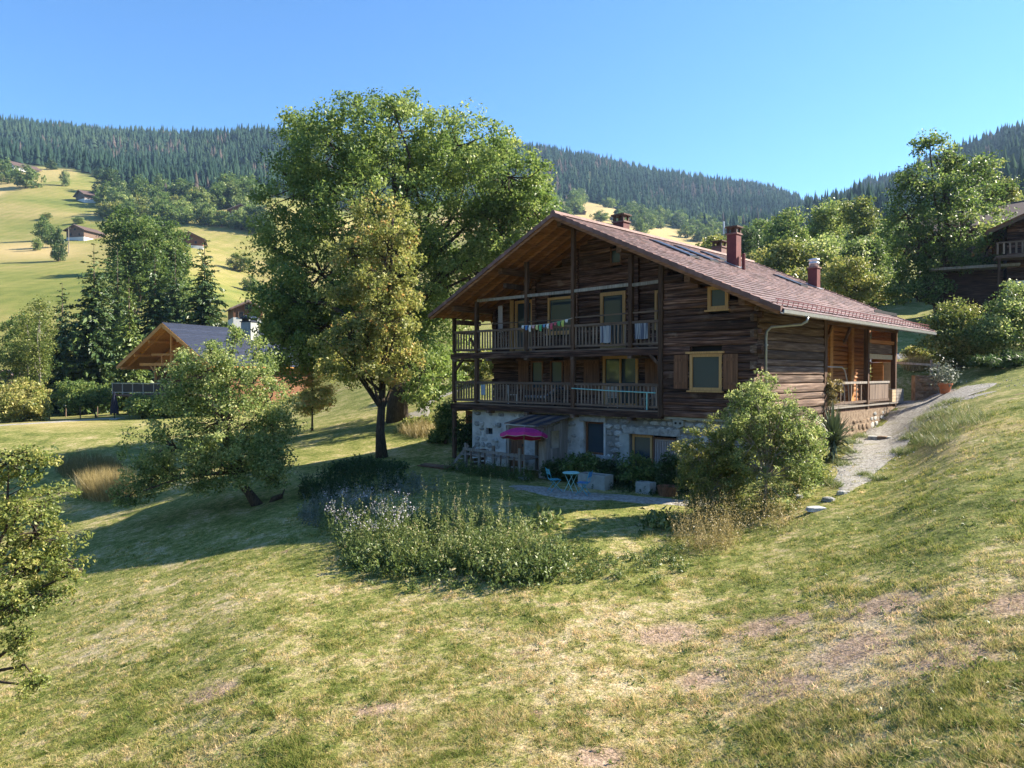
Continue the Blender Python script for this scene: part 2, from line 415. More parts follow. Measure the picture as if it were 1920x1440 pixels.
def make_ground_mat():
    m, nt, N, L, bs = new_mat('meadow_ground')
    c, pos, fine = lawn_color(nt)
    # hillside meadows: broad mown fields, some drier
    far1 = noise(nt, pos, 0.010, 4, (1, 2.2, 1))
    far2 = noise(nt, pos, 0.13, 8, (1, 3.0, 1), 0.75)
    fs = math_n(nt, 'ADD', math_n(nt, 'MULTIPLY', far1, 0.62), math_n(nt, 'MULTIPLY', far2, 0.38))
    wv = N.new('ShaderNodeTexWave'); wv.inputs['Scale'].default_value = 0.05; wv.inputs['Distortion'].default_value = 6.0; wv.inputs['Detail'].default_value = 3.0; wv.inputs['Detail Scale'].default_value = 0.4
    L.new(pos, wv.inputs['Vector'])
    fs = math_n(nt, 'ADD', fs, math_n(nt, 'MULTIPLY', wv.outputs['Fac'], 0.035))   # mowing lines
    cf = ramp(nt, fs, [(0.36, (0.10, 0.14, 0.032)), (0.47, (0.19, 0.21, 0.055)), (0.55, (0.26, 0.245, 0.08)), (0.66, (0.37, 0.30, 0.135))])
    sx = N.new('ShaderNodeSeparateXYZ'); L.new(pos, sx.inputs[0])
    mr = N.new('ShaderNodeMapRange'); mr.inputs['From Min'].default_value = 60; mr.inputs['From Max'].default_value = 160
    L.new(sx.outputs['Y'], mr.inputs['Value'])
    c = mixc(nt, mr.outputs[0], c, cf)
    # high dry pasture below the wood
    at_ = N.new('ShaderNodeAttribute'); at_.attribute_name = 'tint'
    dry = ramp(nt, at_.outputs['Fac'], [(0.55, (0, 0, 0)), (0.95, (1, 1, 1))])
    c = mixc(nt, dry, c, (0.46, 0.36, 0.17))
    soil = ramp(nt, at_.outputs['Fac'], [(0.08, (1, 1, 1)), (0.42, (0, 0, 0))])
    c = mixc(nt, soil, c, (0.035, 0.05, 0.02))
    # worn patches of bare pinkish earth
    so = N.new('ShaderNodeAttribute'); so.attribute_name = 'soil'
    c = mixc(nt, so.outputs['Fac'], c, ramp(nt, fine, [(0.35, (0.25, 0.165, 0.12)), (0.65, (0.46, 0.335, 0.265))]))
    # bare earth specks
    sp = noise(nt, pos, 1.7, 8)
    c = mixc(nt, ramp(nt, sp, [(0.64, (0, 0, 0)), (0.70, (1, 1, 1))]), c, (0.27, 0.19, 0.125))
    mic = noise(nt, pos, 24.0, 5, (1, 1, 1), 0.75)        # thatch: stalks, gaps and crumbs of earth
    c = mixc(nt, 1.0, c, ramp(nt, mic, [(0.36, (0.38, 0.36, 0.30)), (0.5, (0.95, 0.95, 0.9)), (0.64, (1.35, 1.28, 1.2))]), 'MULTIPLY')
    L.new(c, bs.inputs['Base Color']); bs.inputs['Roughness'].default_value = 0.95; bs.inputs['Specular IOR Level'].default_value = 0.1
    nb = noise(nt, pos, 14.0, 8)
    b = N.new('ShaderNodeBump'); b.inputs['Strength'].default_value = 0.7; b.inputs['Distance'].default_value = 0.06
    L.new(nb, b.inputs['Height']); L.new(b.outputs['Normal'], bs.inputs['Normal'])
    return m
M = {}
M['ground'] = make_ground_mat()

# where the forest stands (distance from which each photo column is wooded)
FPX = [-500, 0, 130, 200, 300, 420, 500, 700, 1000, 1100, 1250, 1440, 1520, 1600, 1700, 1800, 1920, 2500]
FYD = [600, 600, 610, 560, 520, 500, 500, 560, 830, 860, 800, 420, 330, 260, 250, 240, 240, 240]
def forest_line(u): return np.interp(u * F + CX, FPX, FYD)
tx = V[:, 0]; ty = np.maximum(V[:, 1], .1); tu = tx / ty
fl = forest_line(tu)
tint = np.full(len(V), 0.5)
tint += 0.40 * sstep(380, 470, ty) * sstep(1, .8, ty / fl) * (fbm(tx*.01, ty*.01, 21) > .42)
def blob(px, py, rx, ry, amount, ymin=5.0):
    global tint
    g = ground_px(px, py, ymin)
    cols = tu * F + CX; rows = HY - F * V[:, 2] / ty
    w = np.exp(-(((cols-px)/rx)**2 + ((rows-py)/ry)**2)) * (ty > ymin)
    tint = tint + amount * w
blob(60, 470, 110, 16, .55, 150); blob(160, 318, 130, 12, .35, 300); blob(1100, 392, 60, 14, .6, 400); blob(1245, 440, 35, 8, .6, 300)
blob(1850, 800, 90, 16, .35); blob(1760, 845, 60, 14, .4); blob(100, 795, 140, 14, .25, 40)
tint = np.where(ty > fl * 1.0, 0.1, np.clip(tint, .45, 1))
tint[V[:, 1] < 2.5] = .5; tint[V[:, 1] < -40] = .1; tint[NU*NY+len(brows)*NU:] = np.where(np.abs(V[NU*NY+len(brows)*NU:, 0]) > 28, .1, .5)  # unseen added slopes toned dark to dim what the panes reflect
SOIL = [(2.9, 13.6, .75, .55), (4.6, 13.0, .9, .5), (5.3, 11.0, .9, .6), (6.3, 12.2, .8, .5), (4.0, 10.6, .7, .5), (5.9, 9.6, .8, .5), (3.2, 11.6, .6, .4), (7.6, 10.6, .7, .5), (-2.2, 11.6, .5, .35), (-5.6, 13.2, .6, .4), (1.2, 9.6, .5, .35)]
def soil_at(x, y):
    m_ = np.zeros_like(x)
    for cx_, cy_, rx_, ry_ in SOIL: m_ = np.maximum(m_, np.exp(-((x-cx_)/rx_)**2 - ((y-cy_)/ry_)**2))
    return np.clip((m_ * (.45 + 1.1*fbm(x*2.4, y*2.4, 33, 3)) - .28) * 2.2, 0, .9)
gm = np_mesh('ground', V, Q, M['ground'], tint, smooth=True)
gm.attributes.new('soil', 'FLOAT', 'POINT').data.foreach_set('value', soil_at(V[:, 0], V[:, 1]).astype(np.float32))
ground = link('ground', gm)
ground['kind'] = 'structure'

# ---------------------------------------------------------------- building materials
ZX = (0.35, 3.0, 9.0)      # grain runs along x
ZY = (3.0, 0.35, 9.0)
ZZ = (9.0, 9.0, 0.45)
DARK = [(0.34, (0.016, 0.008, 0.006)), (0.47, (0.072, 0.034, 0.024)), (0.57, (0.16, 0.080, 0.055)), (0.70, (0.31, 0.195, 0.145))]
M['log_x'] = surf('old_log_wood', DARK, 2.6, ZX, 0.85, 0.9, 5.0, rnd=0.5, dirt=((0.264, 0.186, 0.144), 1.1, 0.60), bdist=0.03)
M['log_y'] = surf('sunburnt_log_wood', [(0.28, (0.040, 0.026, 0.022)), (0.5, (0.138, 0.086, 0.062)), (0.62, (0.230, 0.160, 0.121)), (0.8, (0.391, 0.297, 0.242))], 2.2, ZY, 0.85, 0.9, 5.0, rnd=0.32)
M['post'] = surf('post_wood', [(0.3, (0.033, 0.019, 0.013)), (0.55, (0.112, 0.061, 0.038)), (0.8, (0.255, 0.160, 0.105))], 2.0, ZZ, 0.85, 0.6, 5.0, rnd=0.25)
M['rail'] = surf('grey_rail_wood', [(0.3, (0.095, 0.062, 0.047)), (0.55, (0.203, 0.137, 0.101)), (0.8, (0.365, 0.273, 0.215))], 2.0, ZX, 0.85, 0.5, 5.0, rnd=0.25)
M['baluster'] = surf('grey_baluster_wood', [(0.3, (0.101, 0.072, 0.056)), (0.55, (0.230, 0.169, 0.130)), (0.8, (0.405, 0.319, 0.260))], 2.0, ZZ, 0.85, 0.4, 5.0, rnd=0.3)
M['beam_y'] = surf('purlin_wood', [(0.3, (0.06, 0.030, 0.017)), (0.55, (0.17, 0.088, 0.048)), (0.8, (0.30, 0.17, 0.095))], 2.0, ZY, 0.8, 0.5, 5.0, rnd=0.2)
M['rafter'] = surf('rafter_wood', [(0.3, (0.143, 0.062, 0.030)), (0.55, (0.325, 0.150, 0.071)), (0.8, (0.494, 0.258, 0.132))], 2.0, ZX, 0.8, 0.4, 5.0, rnd=0.15)
M['warm'] = surf('warm_wood', [(0.3, (0.250, 0.100, 0.034)), (0.55, (0.450, 0.192, 0.071)), (0.8, (0.625, 0.312, 0.127))], 2.0, ZY, 0.7, 0.3, 5.0, rnd=0.15)
M['shutter'] = surf('shutter_wood', [(0.3, (0.098, 0.043, 0.022)), (0.55, (0.208, 0.094, 0.048)), (0.8, (0.351, 0.175, 0.096))], 2.0, ZZ, 0.75, 0.4, 5.0, rnd=0.15)
M['frame'] = surf('yellow_larch_frame', [(0.3, (0.459, 0.245, 0.083)), (0.7, (0.677, 0.402, 0.164))], 2.0, ZZ, 0.6, 0.2, rnd=0.1)
M['pale'] = surf('pale_grey_boards', [(0.3, (0.19, 0.165, 0.14)), (0.55, (0.32, 0.285, 0.25)), (0.8, (0.46, 0.42, 0.38))], 2.0, ZZ, 0.85, 0.5, 6.0, rnd=0.2)
M['stone'] = surf('rubble_stone', [(0.3, (0.209, 0.209, 0.204)), (0.5, (0.407, 0.407, 0.388)), (0.75, (0.616, 0.604, 0.567))], 5.0, None, 0.9, 0.8, 14.0, rnd=0.38, dirt=((0.161, 0.161, 0.123), 3.0, 0.6), bdist=0.04)
M['mortar'] = surf('lime_render', [(0.3, (0.444, 0.444, 0.426)), (0.7, (0.690, 0.684, 0.653))], 2.2, None, 0.95, 0.8, 16.0, rnd=0.02, dirt=((0.246, 0.246, 0.222), 1.7, 0.55), bdist=0.03)
M['joint'] = surf('dark_mortar', [(0.3, (0.15, 0.15, 0.145)), (0.7, (0.27, 0.27, 0.255))], 3.0, None, 0.95, 0.8, 16.0, rnd=0.02)
M['brownstone'] = surf('brown_rubble', [(0.3, (0.16, 0.105, 0.065)), (0.5, (0.29, 0.205, 0.135)), (0.75, (0.43, 0.33, 0.235))], 5.0, None, 0.9, 0.8, 14.0, rnd=0.3, bdist=0.04)
M['tile'] = surf('clay_tile', [(0.3, (0.190, 0.131, 0.127)), (0.52, (0.275, 0.199, 0.194)), (0.75, (0.380, 0.291, 0.286))], 4.0, None, 0.7, 0.25, 20.0, rnd=0.12, dirt=((0.17, 0.14, 0.12), 0.8, 0.54), cell=2.6)
M['verge'] = surf('verge_tile', [(0.3, (0.162, 0.089, 0.079)), (0.7, (0.257, 0.150, 0.135))], 4.0, None, 0.7, 0.2, 20.0, rnd=0.2)
M['redpaint'] = surf('red_painted_brick', [(0.3, (0.112, 0.029, 0.029)), (0.7, (0.180, 0.048, 0.046))], 4.0, None, 0.6, 0.3, 20.0, rnd=0.05)
M['soot'] = plain('sooty_brick', (0.10, 0.065, 0.055), 0.9)
M['zinc'] = plain('zinc', (0.42, 0.43, 0.45), 0.42, 0.75)
M['silver'] = plain('bright_metal', (0.72, 0.73, 0.75), 0.35, 0.7)
M['snowred'] = plain('red_metal', (0.14, 0.028, 0.038), 0.6)
M['darkglass'] = plain('dark_roof_glass', (0.02, 0.022, 0.028), 0.35, 0.0, 0.3)
M['iron'] = plain('dark_iron', (0.05, 0.05, 0.055), 0.5, 0.5)
M['white'] = plain('white_plaster', (0.70, 0.69, 0.66), 0.85)
M['concrete'] = surf('concrete', [(0.3, (0.27, 0.28, 0.26)), (0.7, (0.42, 0.43, 0.40))], 3.0, None, 0.9, 0.4, 30.0, rnd=0.05)
M['dark'] = plain('painted_shade', (0.012, 0.011, 0.011), 0.9)  # near-black that stands in for the shade inside rooms and hollows
M['curtain'] = plain('curtain_cloth', (0.40, 0.34, 0.32), 0.9)
M['magenta'] = plain('magenta_cloth', (0.52, 0.025, 0.20), 0.75)
M['cream'] = plain('cream_trim', (0.62, 0.52, 0.36), 0.8)
M['turq'] = plain('turquoise_paint', (0.07, 0.36, 0.46), 0.45)
M['blue'] = plain('blue_paint', (0.05, 0.22, 0.50), 0.45)
M['mint'] = plain('mint_paint', (0.30, 0.62, 0.60), 0.45)
M['navy'] = plain('navy_cloth', (0.012, 0.016, 0.04), 0.8)
M['slate'] = surf('blue_slate', [(0.3, (0.018, 0.023, 0.041)), (0.7, (0.037, 0.044, 0.071))], 3.0, None, 0.5, 0.3, 12.0, rnd=0.2)
M['honey'] = surf('honey_glulam', [(0.3, (0.480, 0.218, 0.066)), (0.7, (0.720, 0.380, 0.132))], 2.0, ZX, 0.6, 0.2, rnd=0.12)
M['terracotta'] = plain('terracotta', (0.50, 0.17, 0.07), 0.8)
M['straw'] = plain('crate_wood', (0.52, 0.40, 0.25), 0.8)
M['bark'] = surf('bark', [(0.3, (0.035, 0.026, 0.019)), (0.6, (0.095, 0.073, 0.055)), (0.8, (0.17, 0.14, 0.11))], 3.0, (6, 6, 1), 0.95, 1.0, 8.0, rnd=0.1, bdist=0.04)
M['palebark'] = surf('pale_bark', [(0.3, (0.16, 0.14, 0.12)), (0.6, (0.32, 0.29, 0.25)), (0.8, (0.45, 0.42, 0.37))], 3.0, (4, 4, 2), 0.9, 0.6, 8.0, rnd=0.1)
M['gravel'] = surf('pale_gravel', [(0.32, (0.17, 0.155, 0.135)), (0.5, (0.33, 0.31, 0.28)), (0.66, (0.48, 0.46, 0.42))], 9.0, None, 0.95, 0.9, 24.0, coord='Position', rnd=0.02, dirt=((0.20, 0.19, 0.09), 1.1, 0.55), bdist=0.05)
M['asphalt'] = surf('grey_road', [(0.3, (0.13, 0.135, 0.15)), (0.7, (0.20, 0.205, 0.22))], 3.0, None, 0.9, 0.4, 20.0, coord='Position', rnd=0.02)
def glass_mat():
    m, nt, N, L, bs = new_mat('window_glass')
    bs.inputs['Base Color'].default_value = (0.04, 0.062, 0.078, 1)  # blue-grey of reflected sky and hills put into the glass colour
    bs.inputs['Roughness'].default_value = 0.03
    bs.inputs['Specular IOR Level'].default_value = 0.5
    bs.inputs['IOR'].default_value = 1.75
    co = coords(nt, 'Position'); nb = noise(nt, co, 1.2, 2)
    b = N.new('ShaderNodeBump'); b.inputs['Strength'].default_value = 0.05; b.inputs['Distance'].default_value = 0.05
    L.new(nb, b.inputs['Height']); L.new(b.outputs['Normal'], bs.inputs['Normal'])
    return m
M['glass'] = glass_mat()

# leaves
M['leaf_walnut'] = leaf_mat('walnut_leaf', [(0.0, (0.071, 0.130, 0.033)), (0.35, (0.163, 0.252, 0.063)), (0.7, (0.287, 0.375, 0.103)), (1.0, (0.495, 0.549, 0.182))])
M['leaf_pear'] = leaf_mat('pear_leaf', [(0.0, (0.124, 0.162, 0.039)), (0.35, (0.275, 0.309, 0.086)), (0.7, (0.448, 0.447, 0.148)), (0.93, (0.623, 0.556, 0.218)), (1.0, (0.651, 0.386, 0.156))])
M['leaf_apple'] = leaf_mat('apple_leaf', [(0.0, (0.081, 0.130, 0.036)), (0.4, (0.171, 0.249, 0.069)), (0.75, (0.316, 0.400, 0.137)), (1.0, (0.577, 0.600, 0.255))])
M['leaf_light'] = leaf_mat('bright_leaf', [(0.0, (0.083, 0.126, 0.031)), (0.4, (0.186, 0.238, 0.058)), (0.75, (0.317, 0.343, 0.091)), (1.0, (0.495, 0.449, 0.152))], 0.42)
M['leaf_mid'] = leaf_mat('green_leaf', [(0.0, (0.061, 0.113, 0.031)), (0.4, (0.126, 0.204, 0.055)), (0.75, (0.223, 0.310, 0.088)), (1.0, (0.385, 0.426, 0.137))])
M['leaf_dark'] = leaf_mat('dark_leaf', [(0.0, (0.031, 0.068, 0.024)), (0.5, (0.066, 0.121, 0.040)), (1.0, (0.133, 0.194, 0.067))])
M['needle'] = leaf_mat('spruce_needles', [(0.0, (0.029, 0.063, 0.023)), (0.5, (0.069, 0.123, 0.038)), (1.0, (0.163, 0.220, 0.061))], 0.15)
M['needle_light'] = leaf_mat('pale_spruce_needles', [(0.0, (0.067, 0.114, 0.025)), (0.5, (0.143, 0.204, 0.046)), (1.0, (0.269, 0.325, 0.079))], 0.2)
M['needle_far'] = leaf_mat('forest_needles', [(0.0, (0.016, 0.035, 0.026)), (0.55, (0.029, 0.055, 0.035)), (0.9, (0.045, 0.072, 0.041)), (1.0, (0.088, 0.072, 0.062))], 0.0, 1.0, 0.0)
M['herb'] = leaf_mat('herb_leaf', [(0.0, (0.065, 0.109, 0.030)), (0.4, (0.151, 0.212, 0.061)), (0.7, (0.263, 0.301, 0.103)), (0.9, (0.446, 0.424, 0.191)), (1.0, (0.578, 0.487, 0.287))], 0.35)
M['flower'] = leaf_mat('pale_lilac_flower', [(0.0, (0.22, 0.26, 0.20)), (0.4, (0.36, 0.34, 0.38)), (0.75, (0.55, 0.50, 0.58)), (1.0, (0.72, 0.70, 0.72))], 0.25)
M['silverleaf'] = leaf_mat('grey_leaf', [(0.0, (0.10, 0.13, 0.10)), (0.5, (0.20, 0.235, 0.19)), (1.0, (0.36, 0.39, 0.33))], 0.25)
M['dryweed'] = leaf_mat('dry_weed', [(0.0, (0.13, 0.12, 0.045)), (0.4, (0.29, 0.235, 0.095)), (0.75, (0.46, 0.36, 0.155)), (1.0, (0.58, 0.47, 0.25))], 0.3)
M['yucca'] = leaf_mat('yucca_leaf', [(0.0, (0.04, 0.065, 0.03)), (0.5, (0.085, 0.12, 0.06)), (1.0, (0.20, 0.24, 0.14))], 0.15, 0.4)
def grass_mat():
    m, nt, N, L, bs = new_mat('lawn_grass')
    c, pos, fine = lawn_color(nt)
    at_ = N.new('ShaderNodeAttribute'); at_.attribute_name = 'tint'
    c = mixc(nt, 1.0, c, ramp(nt, at_.outputs['Fac'], [(0.0, (0.50, 0.72, 0.42)), (0.22, (0.95, 1.12, 0.80)), (0.5, (1.35, 1.35, 1.2)), (0.85, (1.7, 1.5, 1.4)), (1.0, (2.1, 1.8, 1.9))]), 'MULTIPLY')
    L.new(c, bs.inputs['Base Color']); bs.inputs['Roughness'].default_value = 0.7; bs.inputs['Specular IOR Level'].default_value = 0.15
    tr = N.new('ShaderNodeBsdfTranslucent'); L.new(c, tr.inputs['Color'])
    mx = N.new('ShaderNodeMixShader'); mx.inputs[0].default_value = 0.45
    L.new(bs.outputs[0], mx.inputs[1]); L.new(tr.outputs[0], mx.inputs[2]); L.new(mx.outputs[0], N['Material Output'].inputs['Surface'])
    return m
M['grass'] = grass_mat()

# ---------------------------------------------------------------- vegetation builders
def unit(a): return a / np.maximum(np.linalg.norm(a, axis=-1, keepdims=True), 1e-9)
def leaves(P, size, r, up=0.5, out=None, aspect=0.55, jitter=0.35, tint=None, align=None):
    """one bent rhombic leaf at each point"""
    n = len(P)
    nrm = r.normal(size=(n, 3)); nrm[:, 2] += up
    if out is not None: nrm += out
    nrm = unit(nrm)
    t = r.normal(size=(n, 3)) if align is None else align + r.normal(size=(n, 3)) * .35
    t = unit(t - nrm * (t * nrm).sum(-1, keepdims=True))
    b = np.cross(nrm, t)
    L = (np.asarray(size) * (1 + jitter * r.uniform(-1, 1, n)))[:, None]
    W = L * aspect
    Vv = np.stack([P - t*L*.5 - nrm*L*.08, P + b*W*.5 - t*L*.05 + nrm*L*.06, P + t*L*.5 - nrm*L*.12, P - b*W*.5 - t*L*.05 + nrm*L*.06], 1).reshape(-1, 3)
    Qq = np.arange(4*n).reshape(n, 4)
    tt = np.repeat(np.clip(tint if tint is not None else r.uniform(0, 1, n), 0, 1), 4)
    return Vv, Qq, tt
def clump_points(lobes, ncl, r, inner=0.35):
    w = np.array([(l[3]*l[4]*l[5])**.5 for l in lobes]); w /= w.sum()
    k = r.choice(len(lobes), ncl, p=w)
    Lb = np.array(lobes)[k]
    d = unit(r.normal(size=(ncl, 3)))
    rad = (inner**3 + (1-inner**3) * r.uniform(0, 1, ncl))**(1/3) * (1 + .10*r.normal(size=ncl))
    return Lb[:, :3] + d * rad[:, None] * Lb[:, 3:6], k, d
def tree(name, label, cat, base, lobes, trunk_r, ncl, nlf, lsize, lmat, cr=0.6, bark='bark', trunk=None, seed=1, group=None, up=0.5,
         inner=0.35, flat=0.75, limbs=True, crown_name='crown', twig=160, tone=0.5, spread=0.30, aspect=0.55):
    """base (world), lobes: list of (x,y,z,rx,ry,rz) in world; parts trunk (with limbs) and crown"""
    r = np.random.default_rng(seed)
    base = np.asarray(base, float)
    lobes = [tuple(np.asarray(l[:3]) - base) + tuple(l[3:]) for l in lobes]
    t = thing(name, label, cat, tuple(base), 0, group)
    # crown
    C, k, d = clump_points(lobes, ncl, r, inner)
    C[:, 2] = np.maximum(C[:, 2], 0.15)
    crr = cr * (1 + .35*r.uniform(-1, 1, ncl))
    n = ncl * nlf
    ci = np.repeat(np.arange(ncl), nlf)
    dd = unit(r.normal(size=(n, 3))) * (r.uniform(0, 1, n)**.5)[:, None]
    dd[:, 2] *= flat
    P = C[ci] + dd * crr[ci][:, None]
    P[:, 2] = np.maximum(P[:, 2], 0.08)
    tn = tone + spread * r.normal(size=ncl)[ci] * .6 + spread * r.normal(size=n) * .7
    Vv, Qq, tt = leaves(P, np.full(n, lsize), r, up, d[ci] * .5, aspect, tint=tn)
    link(crown_name, np_mesh('crown', Vv, Qq, M[lmat], tt), t)
    # trunk, limbs, twigs
    mb = MB()
    top = max(lobes, key=lambda l: l[2])
    if trunk is None:
        cx = np.mean([l[0] for l in lobes]); cy = np.mean([l[1] for l in lobes]); zt = top[2]
        trunk = [(0, 0, -.3), (cx*.1, cy*.1, zt*.2), (cx*.35, cy*.35, zt*.45), (cx*.7, cy*.7, zt*.7), (top[0], top[1], zt)]
    else:
        trunk = [tuple(np.asarray(p) - base) for p in trunk]
    T = np.array(trunk, float); m = len(T)
    mb.tube(T, [trunk_r * (1.35 if i == 0 else 1) * (1 - .85 * i / (m-1))**.9 + .012 for i in range(m)], 8)
    dens = np.concatenate([T[i] + (T[i+1]-T[i]) * np.linspace(0, 1, 8)[:, None] for i in range(m-1)])
    rads = np.linspace(trunk_r, .03, len(dens))
    ends = {}
    if limbs:
        for i, l in enumerate(lobes):
            c = np.array(l[:3])
            zz = max(c[2] * r.uniform(.35, .6), min(1.3, .3*top[2]))
            cost = np.abs(dens[:, 2] - zz) + .25*np.linalg.norm(dens[:, :2] - c[:2], axis=1)
            j = int(np.argmin(cost)); s = dens[j]
            mid = s*.5 + c*.5 + r.normal(size=3) * np.linalg.norm(c-s) * .08; mid[2] += .08*np.linalg.norm(c-s)
            q1 = s*.75 + mid*.25 + r.normal(size=3)*.04
            r0 = min(rads[j]*.65, trunk_r*.5)
            tip = c + (c - mid) * .12
            pts = [s, q1, mid, c, tip]
            mb.tube(pts, [r0, r0*.8, r0*.55, r0*.3, r0*.1 + .004], 6, False)
            ends[i] = np.array([q1, mid, (mid+c)/2, c, tip])
        for i in range(min(twig, ncl)):
            e = ends[k[i]]
            j = int(np.argmin(np.linalg.norm(e - C[i], axis=1) + r.uniform(0, .5, len(e))))
            s = e[j]; md = (s + C[i]) / 2 + r.normal(size=3) * .1 * np.linalg.norm(C[i]-s)
            mb.tube([s, md, C[i]], [trunk_r*.09+.006, trunk_r*.06+.004, .004], 4, False)
    mb.build('trunk', M[bark], t, True)
    return t
def plobes(y, L, depth=0.9, yj=0.0, seed=0):
    """lobes given as photo columns, rows and radii at one distance from the camera"""
    r = np.random.default_rng(seed); o = []
    for (px, py, rx, ry) in L:
        yy_ = y + r.uniform(-yj, yj)
        p = at(px, py, yy_)
        o.append((p[0], p[1], p[2], rx/F*yy_, max(rx, ry)*.5/F*yy_ + depth*rx/F*yy_*.5, ry/F*yy_))
    return o
def spruce_mesh(h, rad, seed, nbr=260, mat='needle', gap=0.05):
    """boughs of all lengths set round the stem, drooping and turned up at the tip, hung with twig sprays"""
    r = np.random.default_rng(seed)
    P, A, S, O = [], [], [], []
    for w in range(nbr):
        t = gap + (1 - gap) * (1 - math.sqrt(1 - (w + r.uniform(0, 1)) / nbr * .9996))
        z = t * h; Rb = (rad * (1-t)**.78 + .12) * (r.uniform(.5, 1.0) if r.random() < .75 else r.uniform(.95, 1.25))
        an = w * 2.39996 + r.normal()*.35
        dv = np.array([math.cos(an), math.sin(an), 0]); sv = np.array([-math.sin(an), math.cos(an), 0])
        ns = max(3, int(Rb / .30)); sag = r.uniform(.25, .5) if t < .75 else r.uniform(-.3, .2)
        for s in range(ns):
            f = (s + .4 + .5*r.uniform()) / ns
            p = dv*Rb*f + np.array([0, 0, z - sag*Rb*f + .28*sag*Rb*f**3])
            for sg in (-1, 1):
                al = unit(dv*.75 + sv*sg*r.uniform(.2, 1.0) + np.array([0, 0, -r.uniform(.1, .8)]))
                ln = min(.85, .30 + .25*Rb*(1-f*.5)) * r.uniform(.7, 1.2)
                P.append(p + al*ln*.35); A.append(al); S.append(ln*1.15); O.append(np.array([0, 0, .8]) + dv*.4)
    P, A, S, O = map(np.array, (P, A, S, O))
    bt = np.repeat(0, len(P))
    Vv, Qq, tt = leaves(P, S, r, 0.3, O*1.0, 0.36, .3, np.clip(.45 + .28*r.normal(size=len(P)), 0, 1), A)
    return np_mesh('spruce_crown', Vv, Qq, M[mat], tt)
def spruce(label, px, y, top_row, rad, seed, mat='needle', cat='tree', group=None, dens=1.0, gap=.06, base_h=0.0):
    b = on_ground(px, y)
    h = R(top_row, y) - b[2]
    t = thing('spruce_tree', label, cat, tuple(b), 0, group)
    link('crown', spruce_mesh(h, rad, seed, int(h*22*dens), mat, gap), t)
    MB().tube([(0,0,-.3),(0,0,h*.5),(0,0,h*.98)], [.28, .16, .02], 7).build('trunk', M['bark'], t, True)
    return t
def herbs(Pb, h, r, leaf=0.07, per=26, lean=0.18, tint0=.45, spread=.25, tip=None, thick=.004):
    """upright stems with leaves all along them; returns leaf arrays"""
    n = len(Pb); h = np.broadcast_to(h, (n,))
    ax = unit(np.stack([r.normal(size=n)*lean, r.normal(size=n)*lean, np.ones(n)], -1))
    i = np.repeat(np.arange(n), per)
    f = r.uniform(.05, 1, n*per)
    off = r.normal(size=(n*per, 3)) * (leaf*.75) * (1.25 - f)[:, None]
    P = Pb[i] + ax[i] * (f*h[i])[:, None] + off
    tn = tint0 + spread*(r.normal(size=n)[i]*.7 + r.normal(size=n*per)*.5) + .12*(f-.5)
    return leaves(P, leaf*(1.2-.5*f), r, .7, None, .42, .3, tn, ax[i]*.8)
def blades(Pb, h, r, w=0.008, lean=0.35, tint0=.5, spread=.3, tints=None):
    """grass blades: one thin triangle each"""
    n = len(Pb); h = np.broadcast_to(h, (n,))
    an = r.uniform(0, 2*math.pi, n); s = np.stack([np.cos(an), np.sin(an), np.zeros(n)], -1)
    w = np.broadcast_to(w, (n,))[:, None]
    tip = Pb + np.stack([r.normal(size=n)*lean, r.normal(size=n)*lean, np.ones(n)], -1) * h[:, None]
    Vv = np.stack([Pb - s*w/2, Pb + s*w/2, tip], 1).reshape(-1, 3)
    return Vv, np.arange(3*n).reshape(n, 3), np.repeat(np.clip(tint0 + spread*r.normal(size=n) if tints is None else tints, 0, 1), 3)
def joinv(parts):
    o = 0; Vs, Qs, Ts = [], [], []
    for Vv, Qq, tt in parts:
        Vs.append(Vv); Qs.append(Qq + o); Ts.append(tt); o += len(Vv)
    return np.concatenate(Vs), np.concatenate(Qs), np.concatenate(Ts)

# ================================================================ THE FARMHOUSE (its own frame: x along the front, y into the depth, z from eye level)
house = thing('farmhouse', 'large old dark log farmhouse with two balconies, stone ground floor and red tiled roof', 'house', (HP[0], HP[1], 0), HROT)
AX, AZ, SL = -4.5, 6.75, 0.47            # ridge position, ridge height, slope
XR, XL, Y0, Y1 = 5.22, -12.63, -1.2, 17.3
def roof_z(x): return AZ - SL * abs(x - AX)
hr = random.Random(5)
def log_mesh(axis, a0, a1, fix, z0, z1, th, mat, dirn=-1):
    """one squared log lying along an axis, hewn a little unevenly; the face sits at fix"""
    mb = MB(); ns = max(2, int((a1-a0)/0.9)); h = (z1-z0)
    prof = [(-.0, .06), (.035, .0), (.035, .0), (0, .06)]
    vs, fs = [], []
    j0 = hr.uniform(-.03, .03)
    for i in range(ns+1):
        a = a0 + (a1-a0)*i/ns
        w = [hr.uniform(-.012, .012) for _ in range(6)]
        f = fix + dirn*(j0)
        ring = [(f - dirn*.03, z0+.006), (f + dirn*(.012+w[0]), z0+h*.14+w[1]), (f + dirn*(.03+w[2]), z0+h*.5), (f + dirn*(.014+w[3]), z1-h*.14+w[4]), (f - dirn*.03, z1-.006), (f - dirn*th, z1-.006), (f - dirn*th, z0+.006)]
        for q, zz in ring:
            vs.append((a, q, zz) if axis == 'x' else (q, a, zz))
    n = 7
    for i in range(ns):
        for k in range(n):
            fs.append((i*n+k, i*n+(k+1)%n, (i+1)*n+(k+1)%n, (i+1)*n+k))
    fs.append(tuple(range(n))); fs.append(tuple(ns*n + k for k in range(n)))
    mb.add(vs, fs)
    return mb.mesh('log', mat)
